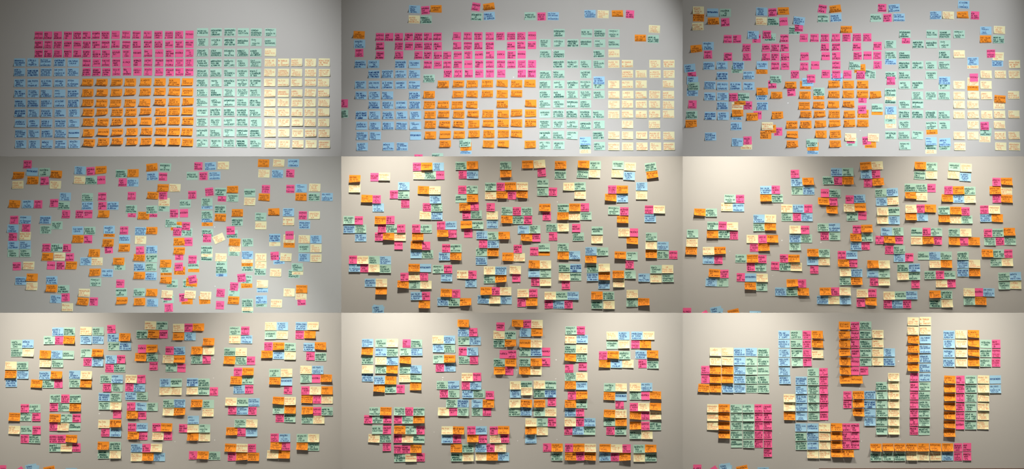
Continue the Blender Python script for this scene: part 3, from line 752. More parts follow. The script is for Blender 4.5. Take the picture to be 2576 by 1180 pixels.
m 338 690HORTAT 890SUPE
m 487 688CONSC 888QUIT 1092DIST^4 1288MAPASPE^8
m 640 690DELI 1292MAPASPARA^10
o 728 1103RESI~-2
m 656 1098RESIS~-2
m 800 485PART 685COVIDE 888ESTR~3
m 960 697RESP
y 1018 1088QUESTAOP
m 960 1088CONVE
b 893 1090OFER
m 965 1294HORTAR
b 908 1300IMOV~-3
o 932 177FACI~-1
p 884 142INFO~-5
y 838 220LIDE~3
y 45 1512TRABALHA 1918REDESQ~1
o 68 1722DARE
y -5 1722UMOR~1
p -65 1758PRES~-1
y 205 1513PAND 1730LIMO^-5 1924COMP 2334NAVE^-7
y 342 1513ASCO 1720OMEU
y 345 2115IDEI
o 262 2126NAOSO~4
y 493 1513TRABALHON 1725QUESTAOD 1930UMCE 2122EUMA^-3 2338PERT^-3
y 645 1724SENA 2120OLOC
y 845 1903QUEM~2
m 753 1916CLIE~1
p 663 1920EDUC
y 808 1516PAIS 1722PRODUZ 2133PROCU 2340PRODUCAO
y 972 1524REFE 2140PELA~2 2347PROP~1
#
@0 393
b 172 402PERT~2
p 62 356VESTIR~1
m 177 587HIST
o 236 198RECO~1
o 305 413HIST~1
p 312 612SABE~-2
o 217 767IDEN~2
y 370 187POSS~-2
y 370 752DEDI~1
b 152 1124CIRCULOS~2
p 164 1306APRENDERC~-4
o 150 1440APRENDERJ~-2
y 299 1117AMIG~2
m 303 1293PERMACULTE
p 298 1467VIVE~-3
m 202 1745COMU~1
o 195 1924RECEI~-1
p 333 1789LEVA~1
b 335 1920ACESSOAS~1
o 110 2208TALE~-6
m 106 2410DESC~3
b 240 2215TRAB~-3
p 248 2396COOP~2
m 710 2385SUBS~1
y 628 2390COMP~1
p 530 2398ENCO
o 421 2377DESPERDICIOE~1
o 536 2222REAPRO~1
b 548 900MOBILE~1
m 557 1234ACES 
p 547 1480AUTON
p 537 1926TEOR
o 662 138SPPE~3
b 662 337GERA
p 663 515GOUR~1
p 645 755TECN
m 680 883MAPASV~1
b 685 1234IRA
p 685 1482DIRE
b 685 1619DARV~1
p 813 935LETR
p 813 1140LIBE 1270DEDI^-2
o 816 1482SAUD~1
p 797 1926CADA~1
m 735 1897COMPOS~1
p 797 2246SOMA
o 838 2083PLAN~1
m 742 2206AGRE
p 898 153RENDER
b 897 300ACESSAR~1
p 1017 335CUID~2
b 1030 112TEMPOPARACOM~1
b 898 602TERC~1
m 980 775DELI
m 1045 605EMPR
b 1057 1088CULT
m 1062 1270EXPO
o 1095 1562ALIMENTACAO~1
b 1046 1563MUDA
p 1057 1810DIREITOS
b 1068 2035CONC~1
o 1067 2205SPIN
@429 393
p 90 358PROJ~1
b 90 518ENTI~-3
y 80 713QUESTAOD~1
m 235 243INCE~-1
p 237 435INCE~-1
b 233 584POLI~-1
o 46 1318POLI~1
y 45 1547PAND~2
b 42 1768ATIVISMOC~1
y 200 1324POLITICAT~2
b 205 1529GEST~1
p 197 1743AGIR~3
y 418 -17PRODUCAO~1
p 522 267MOVI~-1
p 475 523DEMA~-6
p 560 713REDEDEC~2
m 477 672ENTREGADORESSAOD~1
m 565 855ENTREGASR~1
o 447 853DESENVOLVER~-2
m 490 1110AGROECOLOGICOA
y 623 1110AGRI~2
p 434 1376DELI~1
o 562 1328PRODU~1
p 431 1744SORR~1
b 420 1886TEMPOT~1
y 413 2090APES~2
o 555 1882DARV~1
m 552 2080ANDA
b 553 2277USOMISTOC~1
m 655 138REDED
b 675 465ONLI
m 627 465GRUP~1
m 735 667AGRO
p 800 -8CONT
p 798 142RESI~-1
o 930 470DESCO
b 873 468ESCO
m 820 468CONSU
o 867 668NAOSO~1
o 797 925ALIMENTOT~-1
m 930 922AGROECOLOGICOVISTOCOMOA
m 850 1275CEAS~1
y 982 1277CUST
o 785 1474CIDADEO~-2
b 783 1693MOBIL~1
y 923 1695NOTR~2
p 830 1932DESEM~1
y 830 2083PROCE~1
b 972 1936PROB~1
o 991 2~-2
m 1083 160RELA~2
m 1045 78ENTREGADORESSAOP~8
p 1080 42RELA
p 993 174LIBERDADEPARAM~1
m 948 -75REDES~1
m 1095 472ENCO
m 1112 845ATRA
p 1057 845TROCA~-3
@0 589
y -35 297OUTR~1
p -22 133TEMP
b 103 118TEMPOPARACOZ 297TEMPOD^-2
m 223 115RICO 302TEMP
p 423 193MOBI~-1
y 413 350PROP
o 15 1093CONDI
p 15 1267TROCAD
p 143 640RESP
m 143 777DESA~1
p 149 950JOVE~1
o 280 635ENXE~2
y 278 815COMU~1
p 287 993DINH
p 411 710ALIA~1
p 412 852ENTE
o 411 993ORGANIZACAOS~1
b 643 232URBA~1
o 594 402MUND
y 724 398PAIS~1
b 632 697EDUC
o 763 697EDUC~1
m 767 877ALIM~1
b 915 757COMI~2
p 892 928NOCA~-2
y 1040 933POLITICAC~1
y 823 1187PREO~1
o 957 1168APROV~4
p 954 1353APROV~1
b 350 1210ATIV
o 225 1339JOVE
y 350 1380NAVE~1
o 519 1350VALORI
b 525 1535USOMISTOT~1
m 663 1358PERMACULTG~1
p 168 1577COMPA~-2
o 72 1548COOPE
b 14 1793URGE
o 148 1792CIDA
y 28 2035ASCO~1
p 185 2050VOLTEI~-3
b 172 2203INTE
o 298 2018TECN
m 303 2202SOCO
m 420 1720RESP~-2
o 355 1708CONSU~-1
b 432 2018POLITICASE 2195ACESSOAN^140
m 435 2195GRUPOS
o 570 2018REDE
p 685 1752ENVO~1
m 815 1745PART
o 950 1756PART
m 815 2017CEU~-2
o 825 2205MAPAM
o 963 2022IGRE~-2
b 970 2215SAUD~1
o 503 2420MAPAS
m 458 2420MAPASPARA
o 385 2415MAPAD
m 685 2512CLIE
o 637 2420MAPAE
m 912 2452APPS~2
p 872 2465LUTA
y 845 2436POLITICAST~2
p 1047 2482CRIA~-4
@429 589
o 55 48VALO
p 55 210ECON
p 270 68APRENDERN
o 198 50ASPE
o 490 52DESP
p 430 65DIST~-3
p 0 490REDESD~1
y 5 645REDESQ~-25
m 280 462CICL~1
y 220 465CONSU
m 175 462COMPRE
m 205 870SERV~1
y 143 890OLOC~1
o 67 883DESENVOLVIMENTOL~3
m 65 1077GUIA~-1
o 450 265OFIC
m 400 263EVEN
p 321 271TRAB
m 686 188
o 665 235TRAN~5
p 622 272EDUC~-9
b 515 683ABAS
m 470 685QUIT
m 353 685SUPE
y 290 677OMEU~1
m 440 1077DIST~1
o 362 1070AGRI
y 310 1075ALIM
b 255 1076SACO
m 500 1267MAPASPE
y 397 1277EUMA
y 290 1278IDEI
b 330 1548CIRC~-3
p 267 1509CLT~-3
y 287 1655UMCE~3
y 57 1487TRABALHA
b -5 1487PLAN
o 80 1704DARE~1
y 8 1700UMOR~2
p -45 1733PRES~-1
y 16 1930FALT~1
b 17 2107ALIMENTOS
m 152 1928VERD~-1
y 153 2107SEMA~1
b 290 1928ALIMENTON~1
y 300 2107VERD~1
m 537 1778TERR~1
y 490 1830LIMO~1
m 438 1825HORTAT
y 520 1500TRABALHON~1
o 688 1062RESI~-2
m 620 1062RESIS~2
p 598 1010ARTI~-6
b 755 1300OFER
y 692 1300PERT~1
m 815 872ESTR~3
p 728 897ALIM~3
o 938 867CRES~3
p 824 694DEPE~4
p 1008 684AUTOG~2
o 935 165FACI~-1
p 893 132INFO~-5
y 850 212LIDE~4
o 930 430DOCU~-3
y 866 445PROCU~2
m 1095 1077CONVE
y 1035 1075QUESTAOP
m 975 1075CONSC
m 975 1283HORTAR
b 925 1285IMOV~-2
y 983 1512REFE~1
y 818 1704PRODUZ~1
p 950 1912AMOR~-4
y 863 1883QUEM~1
o 768 1893SUST~1
#
@858 393
y 425 120REFE
o 284 122IDEN~1
p 253 443MOBI~1
y 247 567PROP~1
p 97 1082APRENDERC
o 97 1204APRENDERJ
b 96 1378CIRCULOS
y 226 1089AMIG
m 228 1259PERMACULTE
p 225 1431VIVE
m 83 1724COMU~1
o 75 1893RECEI
p 213 1772LEVA
b 218 1895ACESSOAS
m 80 2395AGRE~1
o 208 2397PLAN
b 390 860MOBILE
p 515 735TECN
m 520 858MAPASV
p 652 905LETR
o 583 305SPPE~2
p 588 474GOUR
b 713 475GERA
o 450 1155JOVE~3
b 590 1337ATIV
y 453 1328NAVE~1
p 706 1231LIBE
m 710 1356ACES
y 830 1184TRABALHON~1
b 834 1358IRA
p 444 1764JOVENSMUN
m 442 1890APPS
m 575 1724JOVE
o 703 1780COOPE
p 695 1950SOMA
o 572 1895MAPAM
p 823 1828COMPA
m 818 1952COMPOS
m 397 2170SUBS
p 398 2342ENCO
o 392 2468DESPERDICIOE
y 528 2170COMP~1
o 527 2340REAPRO
p 527 2512APROV
p 705 2192LUTA
y 832 2193POLITICAC
b 962 2195ATIVISMOC
m 765 2418REDES~1
o 893 2413RELA
m 900 35DELI
p 905 205DEDI
b 1035 37TERC
m 1032 208EMPR
o 905 508ORGANIZACAOS~1
p 900 681JOVE
p 1026 555RESP
m 1028 679DESA
p 1028 843DINH
p 1028 1070EDUC
m 1030 1197CLIE
p 983 1445DIREITOS
b 980 1572URGE
o 1105 1447CIDA
p 1105 1615CLT
o 975 1802PART
m 975 1976PART
p 1100 1854ENVO
b 1125 2038ACESSOAN
m 1137 2204MAPASE
o 1138 2372REDE
b 1160 210ONLI
p 1150 510ENTE
o 1150 632ENXE
y 1152 805COMU
o 1152 1070TRAN
@1287 393
o 65 157SUST~-2
y 58 336QUEM~-5
p 182 391AMOR~-4
o 72 653ALIMENTOT~-1
m 216 651AGROECOLOGICOVISTOCOMOA~1
m 205 985COMPRE~4
y 202 1163CONSU~1
o 66 1000CONSU~1
m 72 1175RESP~1
m 72 1519VERD~2
b 237 1686ALIMENTON~3
y 95 1700VERD~3
y 200 1507FALT~2
m 98 2010AGRO~-7
o 223 2033NAOSO~-6
y 392 75PREO
o 522 72APROV
m 340 385REDED
m 472 387GRUPOS
p 473 560MOVI~1
y 398 778IDEI~1
m 390 946ORGA~-1
y 523 948EUMA~1
p 440 1454DELI
o 442 1582ALIMENTACAO~1
o 567 1407PRODU~1
b 572 1582MUDA
b 392 1875ALIMENTOS
y 528 1872SEMA
p 767 17RELA
m 768 142RELA
m 898 15ENTREGADORESSAOP
p 898 184LIBERDADEPARAM
p 843 467APRENDERN
o 717 416ASPE~-1
m 717 693ENTREGADORESSAOD
o 712 867DOCU
p 708 1042REDEDEC
o 845 688DESENVOLVER~1
y 845 861PROCU
m 836 1035ENTREGASR
m 757 1456RESIS~1
p 768 1636ARTI~1
o 900 1587RESI~1
p 742 2008DESEM~1
b 870 2003PROB
y 742 2138PROCE~1
b 1043 93TEMPOT
m 1040 263GRUP
m 1013 520ENCO
y 1013 691REDESQ
p 1020 912TROCA
m 1058 1205AGROECOLOGICOA
y 1088 1608UMOR~1
p 1088 1780PRES~1
m 1150 2022HORTAR
m 1150 920ATRA
o 1165 140VALO
p 1165 310ECON
p 1145 563REDESD
@858 589
p 107 803ALIA~1
b 240 1045CULT
m 242 1218EXPO
o 108 1050CONDI~2
p 115 1218TROCAD
p 323 119RENDER
y 328 242OUTR
m 328 412RICO
b 332 582TEMPOD
b 445 119ACESSAR
p 450 290CUID
y 452 413TRABALHA
m 460 582TEMP
b 670 357URBA
o 800 520MUND~1
y 672 523PAIS~1
p 582 894SABE
y 575 1019POSS
p 575 1186VESTIR
o 447 1016RECO~1
b 449 1186PERT
m 700 1023HIST
y 703 1193DEDI
o 700 850HIST~1
m 465 1380PERMACULTG
p 465 1549AUTON
b 590 1505USOMISTOT
b 870 1050DARV
p 870 1217DIRE
o 1000 1170SAUD~1
p 150 1522COOP
m 150 1646DESC
b 273 1473TRAB
o 275 1642TALE~1
p 83 2078VOLTEI
b 86 2207INTE
m 207 2033SOCO
o 212 2203TECN
b 338 2030POLITICASE
o 278 2430MAPAD
y 547 1747NOTR~1
p 550 1917TEMP
b 675 1873MOBIL
y 487 2152ASCO
b 490 2322CONC
m 618 2152MAPASPE
o 618 2322SPIN
y 478 2540PRODUCAO~2
b 955 1452EDUC~1
m 963 1620ALIM
o 825 1500EDUC~3
p 835 1672NOCA
o 965 1790MAPAE
b 922 2058GEST~1
y 925 2230POLITICAT
b 930 2402COMI
o 797 2100POLI
p 798 2273AGIR
y 798 2395PAND
b 1075 475TEMPOPARACOM~12
b 1073 470TEMPOPARACOZ~-6
@1287 589
y 18 1202AGRI~1
o 42 1732DARE~1
p 160 30CONS
o 285 -140
y 287 30POLITICAST
p 595 8DIST
p 197 277TRAB
o 200 407OFIC
m 140 407EVEN
m 135 690CONSU
o 262 693DESCO~1
b 255 863ESCO
b 195 1112SAUD
m 200 1286CEU
o 325 1108IGRE
o 395 257CIDADEO~1
y 398 425PRODUZ
b 525 252OFER
m 530 425CEAS
p 655 294CONT
y 658 425CUST
m 447 710QUIT
b 448 882ABAS
y 578 710OMEU
m 577 880SUPE
p 705 755COMIDADE
m 455 1134DIST
y 445 1310PERT
b 582 1134PLAN
b 700 1307SACO
o 575 1312AGRI
o 262 1552CRES~2
m 267 1728ESTR
p 394 1715ALIM
y 680 1530ALIM
o 550 1522DESP
m 548 1699MAPASPARA
y 110 2017APES
b 115 2195USOMISTOC
o 240 2018DARV~1
m 247 2195ANDA
p 250 2373SORR
b 593 1910IMOV
m 468 2089HORTAT
y 465 2265UMCE
y 605 2089LIMO
m 598 2270TERR
y 828 87LIDE
p 825 265EGO~-1
p 970 87INFO
o 960 218FACI
y 868 496QUESTAOD
m 866 668INCE
b 867 840POLI
p 995 498PROJ
b 998 626ENTI
p 995 795INCE
o 865 1200MAPAS
m 866 1376CONSC
m 1000 1202CONVE
y 1005 1382QUESTAOP
m 970 1730SERV
y 840 1732OLOC
o 965 1905DESENVOLVIMENTOL~1
#
@1717 393
m 577 629PERMACULTG
p 582 804AUTON
y 705 583NOTR~1
b 710 755USOMISTOT
m 788 348AGRE
o 790 174PLAN~1
m 985 372SUBS
p 986 540DIST~2
y 995 664COMP~1
m 1103 65MAPASPARA
o 1120 367ENXE
m 1113 540AGRO
p 1130 710RESP
b 448 1170DARV
p 443 1341DIRE~1
o 573 1168ALIMENTOT~1
m 573 1342AGROECOLOGICOVISTOCOMOA
b 880 1067ESCO
y 880 1238IDEI~1
m 1007 1065CONSU
o 1010 1234DESCO~2
p 204 1630TEMP
b 332 1635ONLI
b 455 1815INTE
o 324 1803JOVE~-1
m 457 1642SOCO~1
y 727 1486OUTR~1
b 728 1659IRA
p 728 1831RENDER
m 853 1490TEMP
p 853 1661CUID
b 856 1788TEMPOD
y 1045 1610TRABALHA~1
p 1048 1784DEDI
b 178 2236ACESSOAN~1
m 175 2404MAPASE
m 302 2110COMU
p 308 2279LEVA~1
o 307 2404TECN
p 493 2082VIVE
m 495 2209PERMACULTE~1
o 622 2040OFIC~1
p 622 2208TRAB
o 748 2165APRENDERJ
p 590 2457ENVO~2
y 720 2428UMOR~2
m 848 2473PART
m 1010 2033ACES~1
b 1010 2202ACESSAR
p 1138 2078LIBE
m 1140 2205RICO
p 1040 2565APRENDERN
o 1162 2525TALE
@2146 393
o 88 105SUST~-3
y 78 277QUEM~-3
b 215 113GERA~-1
p 205 282AMOR~-2
p 342 163GOUR~-1
o 328 290SPPE~-1
m 225 918COMPRE~3
y 220 1095CONSU~1
o 85 928CONSU~2
m 93 1099RESP~1
m 97 1439VERD~3
b 253 1604ALIMENTON~3
y 113 1615VERD~3
y 218 1427FALT~3
m 488 333GRUPOS~-3
b 480 505ACESSOAS~-2
b 622 345ATIV~-2
y 610 514NAVE~-1
m 412 776ATRA
m 415 946EXPO
p 417 1119TROCA
o 535 784MAPAD~2
y 545 947UMCE~1
p 450 1375DELI
o 453 1503ALIMENTACAO
m 458 1673ORGA
o 574 1333PRODU~1
b 578 1503MUDA
y 585 1674EUMA
p 326 2098APROV~1
o 325 2226DESPERDICIOE~1
y 470 2225PREO
o 453 2055APROV
p 578 2100ENCO
o 582 2228REAPRO~2
b 577 13POLITICASE~-2
o 707 22PART~-1
p 832 78PRES~2
y 772 360SEMA
m 768 530AGROECOLOGICOA
y 900 360AGRI
b 903 532ALIMENTOS
y 732 788AMIG
p 728 955APRENDERC~-1
o 728 1078MAPAM~1
o 858 788DARE~1
b 853 957CIRCULOS
m 757 1285ENTREGADORESSAOD
o 762 1460DOCU~1
p 770 1631ACES
o 885 1287DESENVOLVER~2
y 893 1457PROCU~2
m 893 1626ENTREGASR
p 743 1914DESEM
y 745 2042PROCE~1
b 867 1913PROB
o 872 2085SAUD~2
o 1033 120ASPE~-1
b 1073 418TEMPOT
m 1073 587GRUP
m 1078 873JOVE
p 1080 1046JOVE
m 1080 1170APPS
m 1087 1438COMPOS
y 1090 1611REDESQ
p 1097 1970LIBERDADEPARAM
m 1092 2097ENTREGADORESSAOP
o 1080 2268RELA
m 1165 125DESC
@1717 589
y 67 58ALIM~1
o 190 45DESP~2
y 12 965DEDI~1
p 12 1142VESTIR~-1
o 12 1268MUND~1
p 138 1014JOVENSMUN
o 138 1139RECO~1
b 3 1610TERC
m 3 1780EMPR~1
m 122 1608DELI
o 192 478NAOSO~-1
y 193 305POLITICAC
p 323 477LUTA
b 322 304ATIVISMOC
o 527 395CRES~3
p 535 568ALIM
b 660 347MOBIL~1
m 667 520ESTR~1
m 305 797CLIE~1
o 308 967TRAN
p 312 1139EDUC~1
p 432 967ARTI
m 437 1090RESIS~1
p 587 816SABE~1
b 592 940PERT
y 598 1113PAIS~1
o 725 935HIST~2
m 733 1106HIST
p 303 1466ENTE~1
o 308 1592ORGANIZACAOS~1
p 415 1333DINH~2
m 425 1460DESA~1
y 432 1627COMU~1
b 342 1874CULT
m 225 2048GUIA
o 222 1877CONDI
y 347 2046PRODUCAO
p 470 1922SOMA~1
b 805 1394EDUC~1
m 807 1562ALIM
o 810 1733MAPAE~1
o 680 1567EDUC
p 682 1737NOCA
o 805 2065POLI
p 803 2238AGIR
y 803 2362PAND~1
b 930 2024GEST~1
y 932 2195POLITICAT~1
b 935 2367COMI
p 253 2338DIREITOS
b 253 2464URGE
o 370 2340CIDA~1
p 374 2508CLT
y 512 2368ASCO
b 522 2538CONC
m 645 2367MAPASPE
o 645 2537SPIN
b 118 2530TRAB
p 1112 5ALIA
p 1165 275AUTO~-35
b 1110 435TEMPOPARACOM~8
b 1095 420TEMPOPARACOZ~-10
o 1132 685RESI~-12
b 1157 1010
@2146 589
p 110 125COOP
p 25 337VOLTEI~1
o 22 462VALO~1
p 22 630ECON~1
p 175 482LETR
m 172 612MAPASV
b 295 612MOBILE~1
p 288 783TECN~1
y 35 872PROP~1
o 33 1044COOPE~1
p 35 1213COMPA
o 45 1440RECEI~2
p 48 1608TROCAD
o 47 1738REDE~2
m 47 1976RELA~1
p 43 2150RELA~-3
m 38 2282REDES
m 362 2070HORTAR
y 360 2237APES
o 228 1936DARV~1
m 232 2107ANDA
p 232 2275SORR
m 263 976EVEN
b 265 1145SAUD
m 263 1317CEU
y 388 1147TRABALHON
o 390 1319IGRE~2
o 395 214CIDADEO~1
y 397 382PRODUZ
b 527 210OFER
m 532 382CEAS
p 655 252CONT
y 655 382CUST
m 443 666QUIT
b 443 837ABAS
y 570 666OMEU
m 568 838SUPE
p 692 878COMIDADE
m 555 1075ENCO
p 553 1246MOVI
m 556 1372REDED
y 680 1247POLITICAST~1
p 680 1420CONS
m 263 1570DIST
b 387 1570SACO~1
y 386 1744PERT
b 515 1570PLAN
o 515 1745AGRI~2
m 578 2187TERR~-2
b 572 2360IMOV~-1
m 710 2190HORTAT~-1
y 702 2363LIMO~2
y 830 53LIDE~1
p 823 228EGO~1
p 972 53INFO
o 960 183FACI~1
y 865 457QUESTAOD~1
m 862 629INCE
b 858 797POLI
p 993 460PROJ~1
b 993 587ENTI
p 990 750INCE~1
o 850 1148MAPAS~1
m 850 1324CONSC~1
m 980 1152CONVE~1
y 983 1330QUESTAOP
m 945 1664SERV
o 945 1837DESENVOLVIMENTOL~2
y 815 1663OLOC~1
p 815 1834RESI
b 815 1960USOMISTOC~1
#
@0 787
m 408 163HORTAT
b 405 337IMOV
m 535 165TERR
y 537 340LIMO~2
y 735 80PERT~1
m 737 256DIST
b 870 260SACO
b 993 87PLAN
o 865 77AGRI~2
b 222 787ACESSOAN
m 220 960COMU
m 350 659MAPASE
p 352 829LEVA
o 350 957TECN~2
m 572 946EVEN
m 698 782CEU
b 568 772SAUD
y 697 599TRABALHON~1
o 567 598IGRE~2
b 880 592EDUC~1
o 880 766MAPAE~2
m 1007 644ALIM~1
p 1007 818NOCA
o 1007 467EDUC~3
b 870 1042ESCO
y 878 1215IDEI~1
m 1000 1042CONSU
o 1003 1210DESCO~2
m 215 1393GRUPOS
b 347 1212ATIV~1
b 343 1392ACESSOAS~1
y 212 1210NAVE~1
m 543 1216ESTR~1
b 682 1385MOBIL
o 547 1387CRES~2
p 675 1257ALIM
p 183 1616TEMP~-1
b 313 1619ONLI~1
b 438 1803INTE~1
o 307 1796JOVE~1
m 440 1629SOCO~1
b 640 1590MOBILE
p 637 1763TECN
p 770 1588LETR~1
m 770 1716MAPASV
m 933 1511ACES~1
b 935 1682ACESSAR~1
p 1062 1550LIBE~1
m 1063 1680RICO
y 933 1893OUTR~1
p 937 2068RENDER
p 1060 1888CUID~2
b 1062 2016TEMPOD~1
y 127 2183COMP~1
m 130 2358SUBS
m 262 2058AGRO~1
p 260 2402DIST
o 260 2230ENXE~1
p 480 2080VIVE
o 480 2205APRENDERJ
m 608 2208PERMACULTE
o 607 2036OFIC~1
p 738 2252TRAB
p 507 2495ENVO~1
y 637 2453UMOR~2
m 762 2497PART
b 990 2408ALIMENTOS
y 1115 2404AGRI
@429 787
y 165 37AMIG
p 162 210APRENDERC
b 292 210CIRCULOS
o 160 337MAPAM
o 295 36DARE
y 510 491REDESQ
o 380 491REDE
m 642 314COMPOS
p 640 483TROCAD~-1
o 508 314RECEI
b 510 50POLITICASE
o 640 52PART
p 770 103PRES
m 990 3AGROECOLOGICOA
y 1112 0SEMA
b 983 246ABAS
m 990 419QUIT
y 1110 243OMEU
m 1112 418SUPE
p 1122 590COMIDADE
m 207 888PERMACULTG
p 207 1065AUTON
y 337 884NOTR~1
b 337 1062USOMISTOT~1
m 525 808ATRA~1
y 528 980UMCE~1
m 657 977EXPO~1
p 658 1150TROCA
o 655 805MAPAD~2
p 828 953APRENDERN~1
m 952 1080DESC
o 828 1083ASPE~1
o 957 905TALE~1
b 1092 948TRAB
p 1090 1122COOP
y 140 1425FALT
b 140 1600ALIMENTON
m 275 1422VERD
y 270 1597VERD~1
p 443 1414DELI
b 572 1545MUDA
o 445 1544ALIMENTACAO~2
m 452 1717ORGA~1
o 570 1368PRODU~1
y 585 1716EUMA~1
b 138 1886PROB
y 138 2062PROCE~1
p 268 1884DESEM~1
o 270 2015SAUD~2
b 453 2003DARV~1
o 443 2173ALIMENTOT~1
p 590 2046DIRE~1
m 600 2178AGROECOLOGICOVISTOCOMOA
m 843 1485HIST
y 843 1664PAIS
b 973 1663PERT
o 968 1490HIST~2
p 1100 1708SABE~2
m 930 1957SERV
y 797 1956OLOC
p 930 2132RESI
b 798 2133USOMISTOC
o 928 2260DESENVOLVIMENTOL~2
p 1108 1970JOVENSMUN
y 1110 2098DEDI~1
o 1108 2273MUND~1
@0 983
p 202 312ARTI
m 203 439CLIE~1
m 333 304RESIS~1
p 332 487EDUC~1
o 332 135TRAN~2
m 530 314REDED
p 533 490CONS
p 662 312MOVI
m 665 439ENCO~1
y 528 132POLITICAST~2
m 55 752RELA
p 57 922RELA
m 58 1050ENTREGADORESSAOP
p 183 750LIBERDADEPARAM
m 187 877REDES
o 188 1048RELA~1
m 350 920APPS
p 349 1093COMPA
o 350 745COOPE~2
p 477 745JOVE
y 478 868PROP~1
m 475 1045JOVE~1
p 663 745RESP
p 663 868ENTE
o 665 993ORGANIZACAOS~1
m 793 743DESA
y 793 917COMU~1
p 793 1090DINH
b 30 1486TERC~1
m 37 1659EMPR~1
m 160 1487DELI
y 165 1660TRABALHA
p 290 1703DEDI~1
y 437 1482POLITICAC~1
p 565 1525LUTA
b 567 1655ATIVISMOC~1
o 435 1657NAOSO~1
m 770 1652CONSC
m 898 1475CONVE
y 898 1652QUESTAOP
o 767 1472MAPAS~1
b 15 1888IRA
m 18 2058TEMP~1
p 175 1915VOLTEI
b 178 2043TEMPOT
m 180 2210GRUP
o 300 1909VALO~1
p 305 2080ECON
p 487 1928DIREITOS~1
b 487 2057URGE
o 613 1925CIDA~1
p 617 2097CLT
p 490 2297INFO
y 618 2295LIDE~1
p 620 2470EGO
o 490 2425FACI~2
b 800 1974GEST
p 802 2145AGIR
y 800 2273PAND~1
y 938 1971POLITICAT
o 935 2145POLI~1
b 937 2317COMI
m 128 2460MAPASPE
y 252 2455ASCO~1
p 1122 -30ALIA
p 1160 245AUTO~-35
b 1115 415TEMPOPARACOM~8
b 1108 385TEMPOPARACOZ~-9
o 1140 660RESI~-10
b 1165 990
@429 983
b 127 52CONC
o 255 52SPIN
o 132 310DESP~1
m 138 484MAPASPARA
y 265 480ALIM
b 377 258OFER
p 502 128CONT
y 505 253CUST
m 505 427CEAS~1
o 632 253CIDADEO
y 637 427PRODUZ
p 910 278CADA~1
o 912 405PLAN~1
m 917 579AGRE
y 103 828QUESTAOD~1
m 108 999INCE
b 112 1173POLI
p 232 869PROJ
b 235 998ENTI
p 238 1172INCE
m 428 965GUIA
y 432 1140PRODUCAO~1
o 552 840CONDI~1
p 560 1007SOMA~1
b 565 1138CULT
o 798 820DESPERDICIOE~2
y 800 993PREO~1
p 803 1164ENCO
p 930 863APROV
o 933 992APROV
o 933 1166REAPRO~2
m 223 1542ENTREGASR
y 93 1717PROCU~1
o 225 1717DOCU
o 92 1541DESENVOLVER~2
p 348 1584ACES
m 350 1711ENTREGADORESSAOD~1
o 65 1971RECO~2
p 68 2146VESTIR
y 70 2275POSS~1
m 370 1976HORTAR~1
y 373 2148APES
o 240 1976DARV~1
p 247 2148SORR
m 247 2275ANDA~1
p 645 1506GOUR
b 648 1634GERA
p 773 1678AMOR
o 772 1505SPPE~2
y 900 1455QUEM~1
o 902 1629SUST~1
m 650 1900RESP
y 652 2070CONSU~1
m 780 2070COMPRE~1
o 780 1899CONSU~1
#
@858 787
b 393 315SACO
m 648 313DIST
o 517 311AGRI~2
b 910 316PLAN
y 790 316PERT~1
m 393 518HORTAT
y 393 687LIMO~1
b 528 517IMOV
m 533 688TERR
y 660 517IDEI
b 663 687ESCO
m 790 518CONSU
o 793 683DESCO~2
p 400 928LEVA
m 402 1050COMU~1
m 522 885MAPASE
b 524 1054ACESSOAN
m 793 880CEU
b 790 1043SAUD~1
o 652 882TECN~1
y 923 876TRABALHON
m 920 1042EVEN~1
o 1045 1037IGRE~2
b 953 497EDUC
m 1083 664ALIM
p 1085 833NOCA
o 1078 490MAPAE~2
o 955 662EDUC~2
y 342 1376NAVE~1
b 343 1547ACESSOAS
b 470 1382ATIV~1
m 475 1549GRUPOS~1
m 637 1386ESTR
b 760 1555MOBIL
p 763 1427ALIM
o 636 1550CRES~1
b 233 1760INTE
p 230 1929TEMP
o 102 1755JOVE~1
m 360 1763SOCO
b 360 1934ONLI~1
p 519 1773TECN
b 520 1895MOBILE
m 645 1774MAPASV
p 647 1939LETR
m 1027 1440ACES~1
b 1025 1610ACESSAR
p 1152 1487LIBE
m 1155 1612RICO
y 905 1816OUTR~1
p 903 1985RENDER~1
p 1032 1817CUID
b 1032 1942TEMPOD~1
b 1158 1825IRA
m 1155 1993TEMP
p 145 2340DIST~1
y 270 2295COMP~1
m 275 2467SUBS
m 398 2297AGRO
o 397 2467ENXE
p 562 2390VIVE
p 562 2515TRAB
m 688 2300PERMACULTE~1
o 688 2470OFIC
o 815 2303APRENDERJ~1
p 813 2472ENVO~2
y 1030 2543SEMA
b 1155 2545ALIMENTOS
@1287 787
p 105 172APRENDERC
y 107 297AMIG~1
o 104 4MAPAM~1
b 237 121CIRCULOS~1
o 232 297DARE
m 530 116PART~1
b 527 288POLITICASE
p 525 456PRES
y 403 289UMOR~1
o 401 118PART~1
m 683 118COMPOS
y 812 282REDESQ~1
o 685 287REDE
p 680 456TROCAD
o 813 112RECEI~1
m 203 811PERMACULTG
p 203 981AUTON
y 340 807NOTR~1
b 332 977USOMISTOT~1
m 487 801ATRA~1
y 487 972UMCE~1
m 617 966EXPO
o 612 800MAPAD~2
p 775 805SOMA
p 745 1010TROCA~1
m 900 801GUIA
y 900 972PRODUCAO~1
o 1027 801CONDI~1
b 1035 970CULT
y 285 1431FALT
b 283 1604ALIMENTON
m 420 1429VERD
y 415 1605VERD
b 282 1804PROB~1
y 282 1979PROCE~1
p 412 1803DESEM
o 410 1930SAUD~2
p 580 1316DELI
m 577 1619ORGA
b 705 1493MUDA
y 705 1667EUMA~1
o 577 1444ALIMENTACAO~1
o 705 1318PRODU~1
b 568 1865DARV~1
p 705 1910DIRE
m 715 2042AGROECOLOGICOVISTOCOMOA
o 567 2038ALIMENTOT~1
